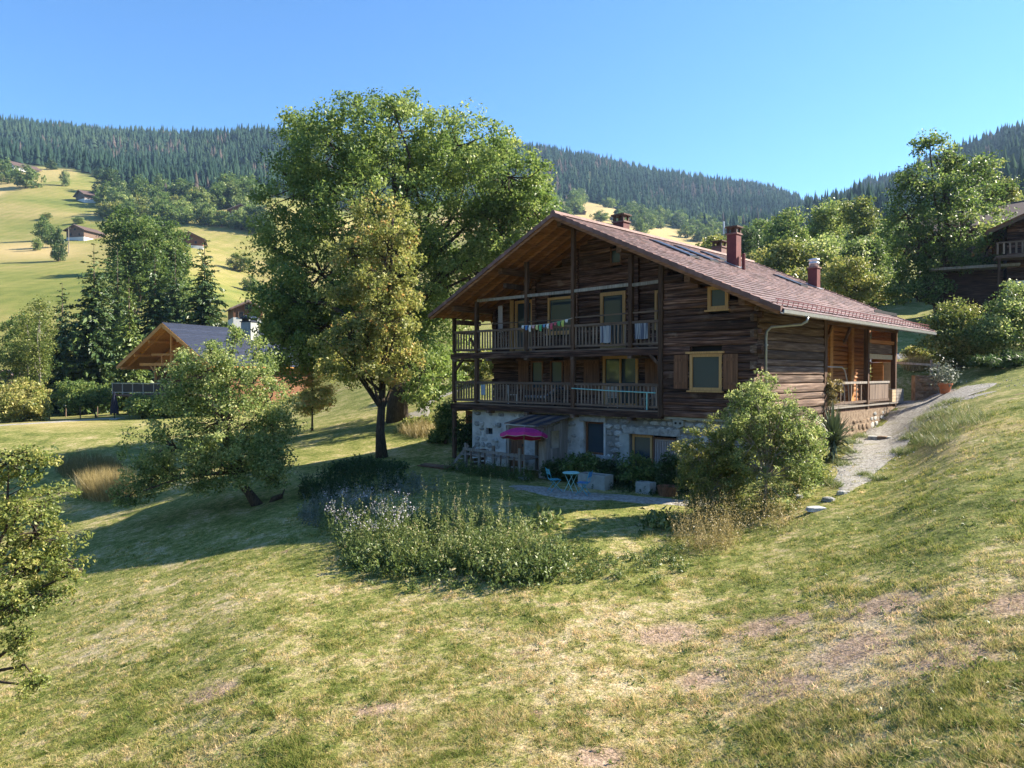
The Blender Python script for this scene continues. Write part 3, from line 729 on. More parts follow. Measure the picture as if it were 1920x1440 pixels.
def log_wall(parent, axis, fix, a0, a1, z0, top, openings, mat, dirn=-1, th=.16, h=.275, ends=0.0, name='log'):
    z = z0; i = 0
    while True:
        hh = h * hr.uniform(.72, 1.28); z1 = z + hh
        tz = top if not callable(top) else None
        lo, hi = a0, a1
        if tz is not None:
            if z >= tz - .05: break
            z1 = min(z1, tz)
        else:
            lo, hi = top(z1, a0, a1)
            if hi - lo < .4: break
        if ends and hi == a1 and i % 2: hi += ends
        if ends and lo == a0 and i % 2: lo -= ends if ends < .3 else 0
        segs = [(lo, hi)]
        for (x0, x1, q0, q1) in openings:
            if z1 > q0 + .02 and z < q1 - .02:
                ns = []
                for s in segs:
                    if x1 <= s[0] or x0 >= s[1]: ns.append(s); continue
                    if x0 - s[0] > .08: ns.append((s[0], x0))
                    if s[1] - x1 > .08: ns.append((x1, s[1]))
                segs = ns
        for s in segs:
            link(name, log_mesh(axis, s[0], s[1], fix, z, z1, th, mat, dirn), parent)
        z = z1; i += 1
def gable_top(off):
    def f(z, a0, a1):
        half = (AZ - off - z) / SL
        return max(a0, AX - half), min(a1, AX + half)
    return f
FZ0, FZ1 = -1.44, 1.06                      # floors of the two balconies

# --- openings on the recessed front wall (y = 1.8), seen from the front
WIN = dict(A=(-9.55, -8.35, FZ1, 3.62), B=(-7.4, -5.75, 1.9, 3.62), C=(-4.29, -2.93, FZ1, 3.62), D=(-1.45, -0.45, 1.9, 3.5), GW=(-3.75, -3.15, 4.82, 5.5),
           E=(-8.49, -7.69, -.75, .63), E2=(-7.25, -6.45, -.75, .63), G=(-4.14, -2.27, FZ0, .79))
front_backing = thing_part = box('dark_backing', M['dark'], house, -10.95, -.02, 2.02, 2.10, -1.5, 2.9)  # unseen dark sheet added behind the openings to keep light out
MB().prism([(-10.9, 2.9), (-.05, 2.9), (-.05, 4.3), (AX, 6.2), (-10.9, 3.2)], 'y', 2.02, 2.10).build('dark_backing', M['dark'], house)
fw = bpy.data.objects.new('front_log_wall', None); COL.objects.link(fw); fw.parent = house
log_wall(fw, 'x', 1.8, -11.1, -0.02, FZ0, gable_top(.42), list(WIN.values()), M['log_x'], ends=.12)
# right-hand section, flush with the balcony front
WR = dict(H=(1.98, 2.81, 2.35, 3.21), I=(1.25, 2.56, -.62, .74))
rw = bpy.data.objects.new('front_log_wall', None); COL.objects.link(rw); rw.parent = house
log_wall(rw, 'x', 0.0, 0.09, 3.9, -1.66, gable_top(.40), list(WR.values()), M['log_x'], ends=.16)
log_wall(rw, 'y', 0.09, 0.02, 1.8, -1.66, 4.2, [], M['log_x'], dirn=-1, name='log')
box('dark_backing', M['dark'], house, .2, 3.7, .22, .30, -1.6, 2.6)  # the same added light block behind the right-hand windows
sw = bpy.data.objects.new('side_log_wall', None); COL.objects.link(sw); sw.parent = house
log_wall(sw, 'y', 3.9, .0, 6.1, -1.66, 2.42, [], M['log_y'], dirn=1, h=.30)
for i in range(7):                                   # projecting log ends of the corner
    zc = -1.5 + i*.56
    box('log_end', M['log_y'], sw, 3.74, 3.89, -.24, -.04, zc, zc+.25)
lw = bpy.data.objects.new('left_log_wall', None); COL.objects.link(lw); lw.parent = house
log_wall(lw, 'y', -11.1, 1.85, 16.0, -1.66, 3.15, [], M['log_y'], dirn=-1, h=.3)
bw = bpy.data.objects.new('back_log_wall', None); COL.objects.link(bw); bw.parent = house
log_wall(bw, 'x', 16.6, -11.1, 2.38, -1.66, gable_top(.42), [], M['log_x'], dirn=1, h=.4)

def window(parent, x0, x1, z0, z1, y, mat='frame', pane='glass', mullion=0, fw_=.09, depth=.10, sill=True, casing=.0, glassy=.07, transom=False):
    w = bpy.data.objects.new('window', None); COL.objects.link(w); w.parent = parent
    f = MB()
    yf = y - .045
    f.box(x0, x0+fw_, yf, yf+depth, z0, z1).box(x1-fw_, x1, yf, yf+depth, z0, z1)
    f.box(x0+fw_, x1-fw_, yf+.002, yf+depth, z1-fw_, z1).box(x0+fw_, x1-fw_, yf+.002, yf+depth, z0, z0+fw_)
    xs = [x0+fw_]
    for k in range(mullion):
        xm = x0 + (x1-x0)*(k+1)/(mullion+1)
        f.box(xm-.045, xm+.045, yf+.01, yf+depth-.01, z0+fw_, z1-fw_); xs += [xm-.045, xm+.045]
    xs.append(x1-fw_)
    f.build('frame', M[mat], w)
    for k in range(0, len(xs), 2):
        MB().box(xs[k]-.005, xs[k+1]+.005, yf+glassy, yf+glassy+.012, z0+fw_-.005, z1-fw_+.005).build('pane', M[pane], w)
    if sill:
        MB().box(x0-.08, x1+.08, yf-.09, yf+.05, z0-.06, z0-.004).build('sill', M[mat], w)
    return w
for k, (x0, x1, z0, z1) in WIN.items():
    if k == 'GW': window(house, x0, x1, z0, z1, 1.8, 'shutter', fw_=.07)
    elif k in 'AC': window(house, x0, x1, z0+.02, z1, 1.8, mullion=0, fw_=.16 if k == 'C' else .14, sill=False)
    elif k == 'G': window(house, x0, x1, z0+.02, z1, 1.8, mullion=1, fw_=.13, sill=False)
    elif k in ('E', 'E2'): window(house, x0, x1, z0, z1, 1.8, 'shutter', fw_=.08)
    else: window(house, x0, x1, z0, z1, 1.8, fw_=.12)
box('casing_board', M['frame'], house, -9.85, -9.62, 1.70, 1.76, FZ1+.02, 3.66)
window(house, *WR['H'], 0.0, fw_=.13, mullion=0)
window(house, *WR['I'], 0.0, fw_=.11)
box('lintel_board', M['frame'], house, 1.1, 2.66, -.10, -.03, .75, .83)
def shutter(x0, x1, z0, z1, y):
    s = bpy.data.objects.new('shutter', None); COL.objects.link(s); s.parent = house
    n = max(3, int((x1-x0)/.16)); w = (x1-x0)/n
    for i in range(n): MB().box(x0+i*w+.004, x0+(i+1)*w-.004, y-.03, y, z0, z1).build('board', M['shutter'], s)
    for z in (z0+.15, z1-.25): MB().box(x0+.02, x1-.02, y-.052, y-.031, z, z+.1).build('batten', M['shutter'], s)
shutter(.58, 1.18, -.56, .72, -.035); shutter(2.63, 3.2, -.56, .72, -.035)
shutter(-9.3, -8.6, -.75, .63, 1.76); shutter(-6.35, -5.7, -.75, .63, 1.76); shutter(-5.2, -4.3, -.95, .72, 1.76); shutter(-1.9, -1.2, -.9, .75, 1.76)
lamp = MB().lathe([(.03, 0), (.07, .03), (.075, .12), (.05, .17)], 10, (-2.08, 1.66, .78)).build('wall_lamp', M['white'], house)
MB().beam((-2.08, 1.66, .93), (-2.08, 1.77, .96), .03, .03).build('bracket', M['iron'], lamp)

# --- stone ground floor
STONE = dict(sw1=(-10.14, -9.66, -2.95, -2.64), d1=(-8.76, -7.6, -4.42, -2.52), d2=(-6.9, -5.9, -4.42, -2.4), w2=(-4.07, -3.0, -3.45, -2.04), d3=(-1.66, .49, -4.42, -2.44))
sg = bpy.data.objects.new('stone_wall', None); COL.objects.link(sg); sg.parent = house
def wall_with_holes(x0, x1, z0, z1, y0, y1, holes, name, mat, parent):
    xs = sorted({x0, x1, *[v for h in holes for v in h[:2]]}); mb = MB()
    for a, b in zip(xs[:-1], xs[1:]):
        hs = sorted([(max(h[2], z0), min(h[3], z1)) for h in holes if h[0] <= a + 1e-6 and h[1] >= b - 1e-6])
        z = z0
        for q0, q1 in hs:
            if q0 > z: mb.box(a, b, y0, y1, z, q0)
            z = q1
        if z < z1: mb.box(a, b, y0, y1, z, z1)
    return mb.build(name, mat, parent)
HL = list(STONE.values())
wall_with_holes(-11.1, -2.9, -5.0, -1.66, .30, .80, [h for h in HL if h[1] < -2.9], 'render', M['mortar'], sg)
wall_with_holes(-2.9, 3.9, -5.0, -1.66, .302, .80, [h for h in HL if h[0] > -2.9], 'render', M['joint'], sg)
box('side_base', M['brownstone'], house, 3.42, 3.88, .81, 16.0, -5.0, -1.67)
box('left_base', M['mortar'], house, -11.1, -10.7, .81, 16.0, -5.0, -1.67)
box('back_base', M['mortar'], house, -10.69, 3.41, 15.6, 16.0, -5.0, -1.67)
sr = random.Random(11)
def stone_mesh(w, h, d, mat, rr):
    n = 7; pts = []
    for k in range(n):
        an = 2*math.pi*(k+.3*rr.uniform(-1,1))/n
        c, s = math.cos(an), math.sin(an); p = 1/max(abs(c), abs(s))**.75
        pts.append((c*p*w/2*rr.uniform(.86,1), s*p*h/2*rr.uniform(.86,1)))
    vs = [(x, 0, z) for x, z in pts] + [(x*.86, -d, z*.86) for x, z in pts] + [(x*.5+rr.uniform(-.1,.1)*w*.3, -d*1.25, z*.5) for x, z in pts]
    fs = [(k, (k+1)%n, n+(k+1)%n, n+k) for k in range(n)] + [(n+k, n+(k+1)%n, 2*n+(k+1)%n, 2*n+k) for k in range(n)] + [tuple(range(2*n, 3*n))]
    mb = MB(); mb.add(vs, fs); return mb.mesh('stone', mat)
def stone_set(parent, x0, x1, z0, z1, y, holes, mat, prob, rows=.24, axis='x', sg_=1, cols=(.22, .62), variants=14):
    vs = [stone_mesh(1, 1, .16, mat, sr) for _ in range(variants)]
    z = z0
    while z < z1 - .08:
        h = min(rows * sr.uniform(.7, 1.35), z1 - z); x = x0 + sr.uniform(0, .15)
        while x < x1 - .1:
            w = min(sr.uniform(*cols), x1 - x)
            if sr.random() < prob(x, z) and not any(x+w > q[0]-.02 and x < q[1]+.02 and z+h > q[2]-.02 and z < q[3]+.02 for q in holes):
                o = link('stone', sr.choice(vs), parent)
                o.scale = (w*.95, sr.uniform(.15, .55), h*.93)
                if axis == 'x': o.location = (x+w/2, y+.012, z+h/2)
                else: o.location = (y-.012*sg_, x+w/2, z+h/2); o.rotation_euler = (0, 0, math.radians(90*sg_))
            x += w
        z += h
def pr_stone(x, z):
    if x > -3.0: return .93
    if z > -2.3: return .85
    if x < -9.2 and z < -2.9: return .7
    return .34
stone_set(sg, -11.05, 3.85, -4.5, -1.7, .30, list(STONE.values()), M['stone'], pr_stone)
box('coping', M['concrete'], house, .08, 4.0, .12, .82, -1.75, -1.655)
ov = MB().prism([(.40, -1.80), (.66, -1.72), (.86, -1.80), (.86, -2.0), (.62, -2.1), (.40, -2.0)], 'y', .18, .30).build('owl_stone', M['concrete'], house)
for x in (.53, .73):
    MB().lathe([(.045, 0), (.045, .02)], 10).build('hole', M['dark'], ov).location = (x, .178, -1.9)
    ov.children[-1].rotation_euler = (math.radians(90), 0, 0)
# ground-floor doors and windows
box('painted_shade', M['dark'], house, -11.0, 3.3, 1.3, 1.4, -4.9, -1.7)  # near-black sheet painted as the unlit ground-floor interior
window(house, *STONE['sw1'][:2], *STONE['sw1'][2:], .55, 'iron', fw_=.03, sill=False)
window(house, *STONE['w2'][:2], *STONE['w2'][2:], .50, 'shutter', fw_=.09)
def door(x0, x1, z0, z1, y, mat, pane=None):
    d = bpy.data.objects.new('door', None); COL.objects.link(d); d.parent = house
    f = MB(); f.box(x0, x0+.09, y-.05, y+.07, z0, z1).box(x1-.09, x1, y-.05, y+.07, z0, z1).box(x0+.09, x1-.09, y-.048, y+.07, z1-.1, z1); f.build('frame', M[mat], d)
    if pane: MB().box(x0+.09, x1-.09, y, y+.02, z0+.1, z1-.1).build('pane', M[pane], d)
    else:
        n = 5; w = (x1-x0-.18)/n
        for i in range(n): MB().box(x0+.09+i*w+.004, x0+.09+(i+1)*w-.004, y, y+.05, z0+.02, z1-.1).build('board', M['shutter'], d)
    MB().box(x1-.22, x1-.16, y-.06, y-.005, z0+1.0, z0+1.14).build('handle', M['iron'], d)
    return d
door(-8.72, -7.64, -4.42, -2.54, .52, 'pale'); door(-6.88, -5.92, -4.42, -2.42, .52, 'shutter')
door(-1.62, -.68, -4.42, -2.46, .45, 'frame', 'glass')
window(house, -.64, .46, -4.40, -2.52, .45, 'shutter', 'curtain', mullion=0, fw_=.06, sill=False)
for i in range(9):
    MB().tube([(-.52+i*.11, .43, -4.3), (-.52+i*.11, .44, -2.66)], [.05, .04], 6).build('curtain_fold', M['curtain'], house)
box('lintel', M['stone'], house, -1.95, .7, .20, .30, -2.43, -2.16); box('lintel', M['stone'], house, -4.25, -2.85, .21, .30, -2.03, -1.82)
box('jamb_stone', M['concrete'], house, -2.15, -1.68, .24, .298, -4.4, -2.44); box('stone_sill', M['stone'], house, -4.3, -2.4, .10, .30, -3.56, -3.45)
# small dark shed end at the far left of the ground floor
for i in range(7): box('shed_board', M['shutter'], house, -12.25+i*.165, -12.25+i*.165+.155, .9, .95, -4.45, -1.9)

# --- balconies
base_bal = MB().box(-.032, .032, -.018, .018, 0, .78).mesh('baluster', M['baluster'])
def balcony(zf, posts):
    b = bpy.data.objects.new('balcony', None); COL.objects.link(b); b.parent = house
    n = 10; w = 1.78/n
    for i in range(n): MB().box(-12.15, -.02 if i else .05, .02+i*w+.004, .02+(i+1)*w-.004, zf-.06, zf).build('floor_board', M['rail'], b)
    MB().beam((-12.35, .06, zf-.19), (.02, .06, zf-.19), .2, .25).build('edge_beam', M['log_x'], b)
    for x in (-12.0, -9.6, -7.1, -4.39, -1.42): MB().box(x-.1, x+.1, -.12, 1.75, zf-.44, zf-.325).build('joist', M['log_y'], b)
    MB().beam((-12.1, .0, zf+1.02), (-.08, .0, zf+1.0), .13, .11).build('top_rail', M['rail'], b)
    MB().beam((-12.1, .0, zf+.13), (-.08, .0, zf+.13), .06, .09).build('bottom_rail', M['rail'], b)
    MB().beam((-12.1, .06, zf+1.02), (-12.1, 1.78, zf+1.0), .10, .11).build('top_rail', M['rail'], b)
    MB().beam((-12.1, .06, zf+.13), (-12.1, 1.78, zf+.13), .05, .09).build('bottom_rail', M['rail'], b)
    x = -11.95
    while x < -.15:
        if not any(abs(x-p) < .13 for p in posts):
            o = link('baluster', base_bal, b, loc=(x, hr.uniform(-.012, .012), zf+.18), rot=(0, hr.uniform(-.02, .02), hr.uniform(-.1, .1)))
            o.scale = (hr.uniform(.8, 1.35), 1, hr.uniform(.985, 1.01))
        x += .185 * hr.uniform(.93, 1.07)
    for i in range(8): link('baluster', base_bal, b, loc=(-12.1, .25+i*.19, zf+.18), rot=(0, 0, 1.57))
    return b
UP = [(-12.1, 1), (-10.45, 1), (-7.12, 1), (-4.39, 1), (-1.42, 1), (0, 1)]
bl1 = balcony(FZ1, [p for p, _ in UP]); bl0 = balcony(FZ0, [-12.1, -10.45, -4.39, 0])
for x in (-10.45, -7.12, -4.39, -1.42): MB().beam((x, .0, FZ1+.0), (x, .0, roof_z(x)-.42), .17, .17).build('post', M['post'], house)
MB().beam((0, .0, -1.66), (0, .0, roof_z(0)-.42), .2, .2).build('post', M['post'], house)
MB().beam((-12.1, .0, FZ1), (-12.1, .0, roof_z(-12.1)-.36), .15, .15).build('post', M['post'], house)
for x in (-12.1, -10.45, -4.39): MB().beam((x, .0, FZ0), (x, .0, FZ1-.32), .17, .17).build('post', M['post'], house)
MB().beam((-12.1, .0, -4.6), (-12.1, .0, FZ0-.32), .17, .17).build('post', M['post'], house)
MB().beam((-12.03, .0, .15), (-11.45, .0, .74), .1, .12).build('brace', M['post'], house)
MB().beam((-.07, .0, .35), (-.5, .0, .74), .1, .12).build('brace', M['post'], house)
MB().beam((-10.35, -.02, 1.05), (-10.9, -.02, 1.75), .09, .1).build('brace', M['post'], house)
for a, c in ((-10.36, -7.21), (-7.03, -4.48), (-4.30, -1.51), (-1.33, -.11)):
    MB().beam((a, -.02, 3.56), (c, -.02, 3.55 + (.04 if c > -2 else 0)), .09, .13).build('hanging_rail', M['pale'], house)
MB().beam((-10.36, 0, 2.4), (-4.5, 0, 2.36), .04, .05).build('thin_rail', M['rail'], house)
MB().beam((-4.3, 0, 2.42), (-.1, 0, 2.46), .04, .06).build('thin_rail', M['rail'], house)
for x in (-10.9, -8.2, -5.6, -2.3, -.6):   # vertical wall timbers of the gable
    MB().beam((x, 1.70, FZ1), (x, 1.70, roof_z(x)-.5), .2, .12).build('wall_post', M['log_x'], house)

# --- roof
roof = bpy.data.objects.new('roof', None); COL.objects.link(roof); roof.parent = house
def deck(xa, xb, off0, off1, ya, yb, name, mat):
    return MB().prism([(xa, roof_z(xa)-off0), (xb, roof_z(xb)-off0), (xb, roof_z(xb)-off1), (xa, roof_z(xa)-off1)], 'y', ya, yb).build(name, mat, roof)
NB = 26
for side in (-1, 1):                       # sarking boards, visible from below
    xe = XR if side > 0 else XL
    for i in range(NB):
        xa = AX + (xe-AX)*i/NB; xb = AX + (xe-AX)*(i+1)/NB - side*.006
        deck(xa, xb, .07, .105, Y0+.05, Y1-.05, 'sarking_board', M['warm'])
    for y in [Y0+.14 + i*.68 for i in range(27)]:
        dv = side*.02
        MB().beam((AX+dv, y, AZ-.185), (xe-side*.1, y, roof_z(xe-side*.1)-.18), .10, .14).build('rafter', M['rafter'], roof)
for x, zz in ((AX, .38), (-8.0, .40), (-11.25, .38), (-1.42, .40), (1.6, .40), (3.72, .38)):
    MB().beam((x, Y0+.35, roof_z(x)-zz), (x, 16.6, roof_z(x)-zz), .24, .26).build('purlin', M['beam_y'], roof)
for x in (-8.0, -11.25):
    MB().beam((x, -.55, roof_z(x)-1.05), (x, .95, roof_z(x)-1.05), .2, .22).build('bracket_beam', M['post'], roof)
# right slope tiles: rows follow the eave
NR, NC = 28, 56
lenx = (XR - AX); dx = lenx/NR; dy = (Y1-Y0-.12)/NC
cosr = 1/math.sqrt(1+SL*SL)
def tile_mesh():
    w, l = dy*.985, dx/cosr*1.14
    vs, fs = [], []
    prof = [(-.5, .0), (-.45, .007), (-.36, .004), (.36, .004), (.45, .009), (.5, .004)]
    for a in (0, 1):
        for p, z in prof: vs.append((a*l, p*w, z + (0.046 if a else 0.0)))
    for p, z in prof: vs.append((l, p*w, z + .004))
    n = len(prof)
    fs += [(k, n+k, n+k+1, k+1) for k in range(n-1)] + [(n+k, 2*n+k, 2*n+k+1, n+k+1) for k in range(n-1)]
    mb = MB(); mb.add(vs, fs); return mb.mesh('roof_tile', M['tile'])
tm = tile_mesh(); tv = np.array([v.co[:] for v in tm.vertices]); tf = [tuple(p.vertices) for p in tm.polygons]
ang = math.atan(SL)
rest = MB(); tiles = []
for i in range(NR):
    for j in range(NC):
        x = AX + .04 + i*dx; y = Y0 + .10 + (j+.5)*dy
        wx, wy = house_world(x, y); tiles.append((math.hypot(wx, wy), x, y))
skyl = [(-3.25, -1.15, 4.1, 4.95), (-3.25, -1.3, 6.2, 7.0), (-1.3, .2, 12.9, 13.8), (-3.4, -2.3, 9.0, 9.8)]
tiles = [t for t in tiles if not any(a-.2 < t[1] < b-.1 and c < t[2] < d for a, b, c, d in skyl)]
tiles.sort()
tr_ = random.Random(3)
for q, (d, x, y) in enumerate(tiles):
    if q < 300:
        link('roof_tile', tm, roof, loc=(x, y, roof_z(x)-.055+tr_.uniform(0, .014)), rot=(0, ang+tr_.uniform(-.012, .012), tr_.uniform(-.012, .012)))
    else:
        ca, sa = math.cos(ang), math.sin(ang); zj = tr_.uniform(0, .014)
        rest.add([(x + v[0]*ca + v[2]*sa, y + v[1], roof_z(x)-.055 + zj - v[0]*sa + v[2]*ca) for v in tv], tf)
rest.build('roof_tiles', M['tile'], roof, stuff=True)
left = MB()
NL = 23; dl = (AX-XL)/NL
for i in range(NL):
    for j in range(28):
        x = AX - .04 - i*dl; y = Y0+.1 + (j+.5)*dy*2
        ca, sa = math.cos(ang), math.sin(ang)
        left.add([(x - v[0]*ca*1.02 - v[2]*sa, y - v[1]*2, roof_z(x)-.055 - v[0]*sa*1.02 + v[2]*ca) for v in tv], tf)
left.build('roof_tiles', M['tile'], roof, stuff=True)
# verge tiles along the front gable, each its own piece
def verge(side, n, y, yo):
    xe = XR if side > 0 else XL
    for i in range(n):
        xa = AX + (xe-AX)*i/n; xb = AX + (xe-AX)*(i+1.12)/n
        z0, z1 = AZ-SL*abs(xa-AX), AZ-SL*abs(xb-AX)
        MB().add([(xa, y, z0-.15), (xb, y, z1-.13), (xb, y+yo, z1-.13), (xa, y+yo, z0-.15), (xa, y, z0+.02), (xb, y, z1+.05), (xb, y+yo, z1+.05), (xa, y+yo, z0+.02)],
                 [(0,3,2,1),(4,5,6,7),(0,1,5,4),(1,2,6,5),(2,3,7,6),(3,0,4,7)]).build('verge_tile', M['verge'], roof)
verge(1, 28, Y0-.04, .20); verge(-1, 23, Y0-.04, .20); verge(1, 28, Y1-.16, .20)
deck(AX-.02, XR-.05, .105, .26, Y0+.02, Y0+.06, 'barge_board', M['rafter']); deck(XL+.05, AX+.02, .105, .26, Y0+.02, Y0+.06, 'barge_board', M['rafter'])
for i in range(44):
    y = Y0-.05 + i*.42
    MB().prism([(AX-.16, AZ-.05), (AX-.09, AZ+.075), (AX, AZ+.11), (AX+.09, AZ+.075), (AX+.16, AZ-.05)], 'y', y, y+.44).build('ridge_tile', M['verge'], roof)
for k, (a, b, c, d) in enumerate(skyl):
    s = deck(a, b, -.06, .02, c, d, 'roof_window', M['iron']); s.parent = house
    MB().prism([(a+.06, roof_z(a+.06)+.064), (b-.06, roof_z(b-.06)+.064), (b-.06, roof_z(b-.06)+.072), (a+.06, roof_z(a+.06)+.072)], 'y', c+.06, d-.06).build('pane', M['darkglass'], s)
# gutter, downpipe and snow guard on the right eave
g = MB(); gp = [(XR+.0, roof_z(XR)-.09), (XR+.01, roof_z(XR)-.19), (XR+.07, roof_z(XR)-.22), (XR+.13, roof_z(XR)-.19), (XR+.14, roof_z(XR)-.08), (XR+.125, roof_z(XR)-.08), (XR+.115, roof_z(XR)-.18), (XR+.07, roof_z(XR)-.205), (XR+.025, roof_z(XR)-.18), (XR+.015, roof_z(XR)-.09)]
g.prism(gp, 'y', Y0+.03, Y1-.02); gut = g.build('gutter', M['zinc'], roof)
MB().tube([(XR+.07, .9, roof_z(XR)-.2), (XR+.05, .87, roof_z(XR)-.36), (XR-.1, .8, roof_z(XR)-.46), (4.15, .55, 1.66), (4.02, .46, 1.5), (4.0, .45, 1.3), (4.0, .45, -2.6)], .05, 8).build('downpipe', M['zinc'], roof, True)
for z in (1.0, -.4): MB().box(3.92, 4.06, .39, .51, z, z+.05).build('pipe_clip', M['zinc'], roof)
zs = roof_z(XR-.22)
sgd = MB().beam((XR-.20, Y0+.15, zs+.20), (XR-.20, Y1-.1, zs+.20), .025, .025).beam((XR-.18, Y0+.15, zs+.07), (XR-.18, Y1-.1, zs+.07), .025, .025).build('snow_guard', M['snowred'], house)
for i in range(44):
    y = Y0+.2 + i*.415
    MB().beam((XR-.20, y, zs-.02), (XR-.20, y+.16, zs+.22), .02, .03).build('guard_strut', M['snowred'], sgd)
sg2 = MB().beam((XR-1.7, 13.6, roof_z(XR-1.7)+.12), (XR-1.7, Y1-.15, roof_z(XR-1.7)+.12), .03, .14).build('snow_guard', M['iron'], roof)
# chimneys
def chimney(x, y, w, d, top, mat, parts='cap'):
    z0 = roof_z(x+w/2) - .3
    c = MB().box(x-w/2, x+w/2, y-d/2, y+d/2, z0, top).build('chimney', M[mat], house)
    MB().box(x-w/2-.05, x+w/2+.05, y-d/2-.05, y+d/2+.05, top+.002, top+.07).build('collar', M['verge'], c)
    if parts == 'cap':
        for sx in (-1, 1):
            for sy in (-1, 1): MB().box(x+sx*w*.4-.05, x+sx*w*.4+.05, y+sy*d*.4-.05, y+sy*d*.4+.05, top+.07, top+.33).build('pillar', M['soot'], c)
        MB().box(x-.06, x+.06, y-.06, y+.06, top+.07, top+.33).build('flue', M['soot'], c)
        MB().box(x-w/2-.08, x+w/2+.08, y-d/2-.08, y+d/2+.08, top+.332, top+.40).build('cap_slab', M['soot'], c)
    else:
        MB().lathe([(w*.52, .07), (w*.52, .25), (w*.56, .25), (w*.56, .31), (w*.50, .31), (w*.50, .42), (w*.6, .44), (w*.56, .52), (w*.2, .56)], 16, (x, y, top)).build('cowl', M['silver'], c, True)
    MB().prism([(x-w/2-.1, roof_z(x-w/2-.1)+.03), (x+w/2+.16, roof_z(x+w/2+.16)+.03), (x+w/2+.16, roof_z(x+w/2+.16)+.06), (x-w/2-.1, roof_z(x-w/2-.1)+.06)], 'y', y-d/2-.1, y+d/2+.1).build('flashing', M['zinc'], c)
    return c
c1 = chimney(-1.35, 8.6, .5, .5, 6.75, 'redpaint')
MB().tube([(-1.68, 8.2, 6.8), (-1.68, 8.2, 7.4)], .04, 8).build('pipe', M['silver'], c1)
MB().tube([(-.92, 8.75, 4.7), (-.92, 8.75, 5.8), (-.92, 8.75, 5.83)], [.09, .09, .06], 10).build('vent_pipe', M['redpaint'], c1)
chimney(-.35, 16.0, .5, .46, 5.8, 'redpaint', 'cowl')
chimney(-4.95, 4.3, .6, .5, 7.2, 'redpaint')
chimney(-5.3, 14.6, .6, .6, 7.35, 'verge')

# --- side porch at the back right (open, with rail) x 1.4..3.9, y 6.1..16
porch = house
for i in range(7): MB().box(2.42+i*.213, 2.42+i*.213+.203, 6.15, 17.2, FZ0-.06, FZ0).build('deck_board', M['pale'], porch)
pwall = bpy.data.objects.new('porch_back_wall', None); COL.objects.link(pwall); pwall.parent = porch
log_wall(pwall, 'y', 2.4, 6.1, 16.6, FZ0, 2.85, [], M['warm'], dirn=1, h=.24)
log_wall(pwall, 'x', 16.6, 2.45, 3.66, FZ0, 2.3, [(2.55, 3.6, FZ0, .62)], M['warm'], dirn=-1, h=.24)
log_wall(pwall, 'x', 6.12, 2.45, 3.72, FZ0, 2.5, [], M['log_x'], dirn=1, h=.3)
for (y, w) in ((6.3, .30), (11.7, .20), (15.8, .22)):
    MB().beam((3.78, y, -1.66 if y > 7 else -4.0), (3.78, y, 2.28), w, w).build('post', M['post'], porch)
MB().beam((3.78, 6.3, 2.2), (3.78, 16.2, 2.2), .2, .22).build('plate_beam', M['beam_y'], porch)
MB().beam((3.78, 11.8, 1.55), (3.78, 15.7, 1.55), .1, .16).build('cross_beam', M['warm'], porch)
MB().box(3.66, 3.74, 11.9, 15.6, 1.0, 1.45).build('wind_board', M['log_y'], porch)
MB().box(3.64, 3.76, 11.85, 15.65, .72, .95).build('pale_board', M['straw'], porch)
for y in (6.7, 8.9): MB().beam((3.74, y, 1.35), (3.74, y+.75, 2.1), .1, .12).build('brace', M['beam_y'], porch)
for x, y in ((1.6, 10.4), (1.6, 13.2)): MB().box(2.44, 2.6, y, y+.35, FZ0, 2.4).build('wall_pillar', M['honey'], porch)
dr = MB().box(2.56, 3.06, 16.5, 16.58, FZ0+.02, .6).build('door', M['honey'], porch)
MB().box(3.08, 3.58, 16.5, 16.58, FZ0+.02, .6).build('door_panel', M['cream'], porch)
MB().box(2.95, 3.02, 16.44, 16.5, -.45, -.35).build('handle', M['iron'], dr)
MB().beam((3.8, 6.5, -.40), (3.8, 14.9, -.40), .12, .1).build('top_rail', M['pale'], porch)
MB().beam((3.8, 6.5, -1.28), (3.8, 14.9, -1.28), .07, .1).build('bottom_rail', M['rail'], porch)
pb = MB().box(-.016, .016, -.07, .07, 0, .78).mesh('board', M['baluster'])
y = 12.2
while y < 14.9: link('slat', pb, porch, loc=(3.8, y, -1.22)); y += .15
for y in (7.4, 8.3, 9.6, 10.3, 10.9): link('slat', base_bal, porch, loc=(3.8, y, -1.22), rot=(0, 0, 1.57))
MB().beam((3.72, 6.2, FZ0-.17), (3.72, 17.2, FZ0-.17), .16, .2).build('edge_beam', M['post'], porch)
for y in (7.6, 9.0, 10.4): MB().beam((3.7, y, -2.3), (3.7, y, FZ0-.27), .16, .16).build('stilt', M['post'], porch)

# ================================================================ things around the house (house frame)
def hthing(name, label, cat, lx, ly, z, rz=0.0, group=None):
    wx, wy = house_world(lx, ly)
    return thing(name, label, cat, (wx, wy, z), HROT + rz, group)
TZ = -4.42
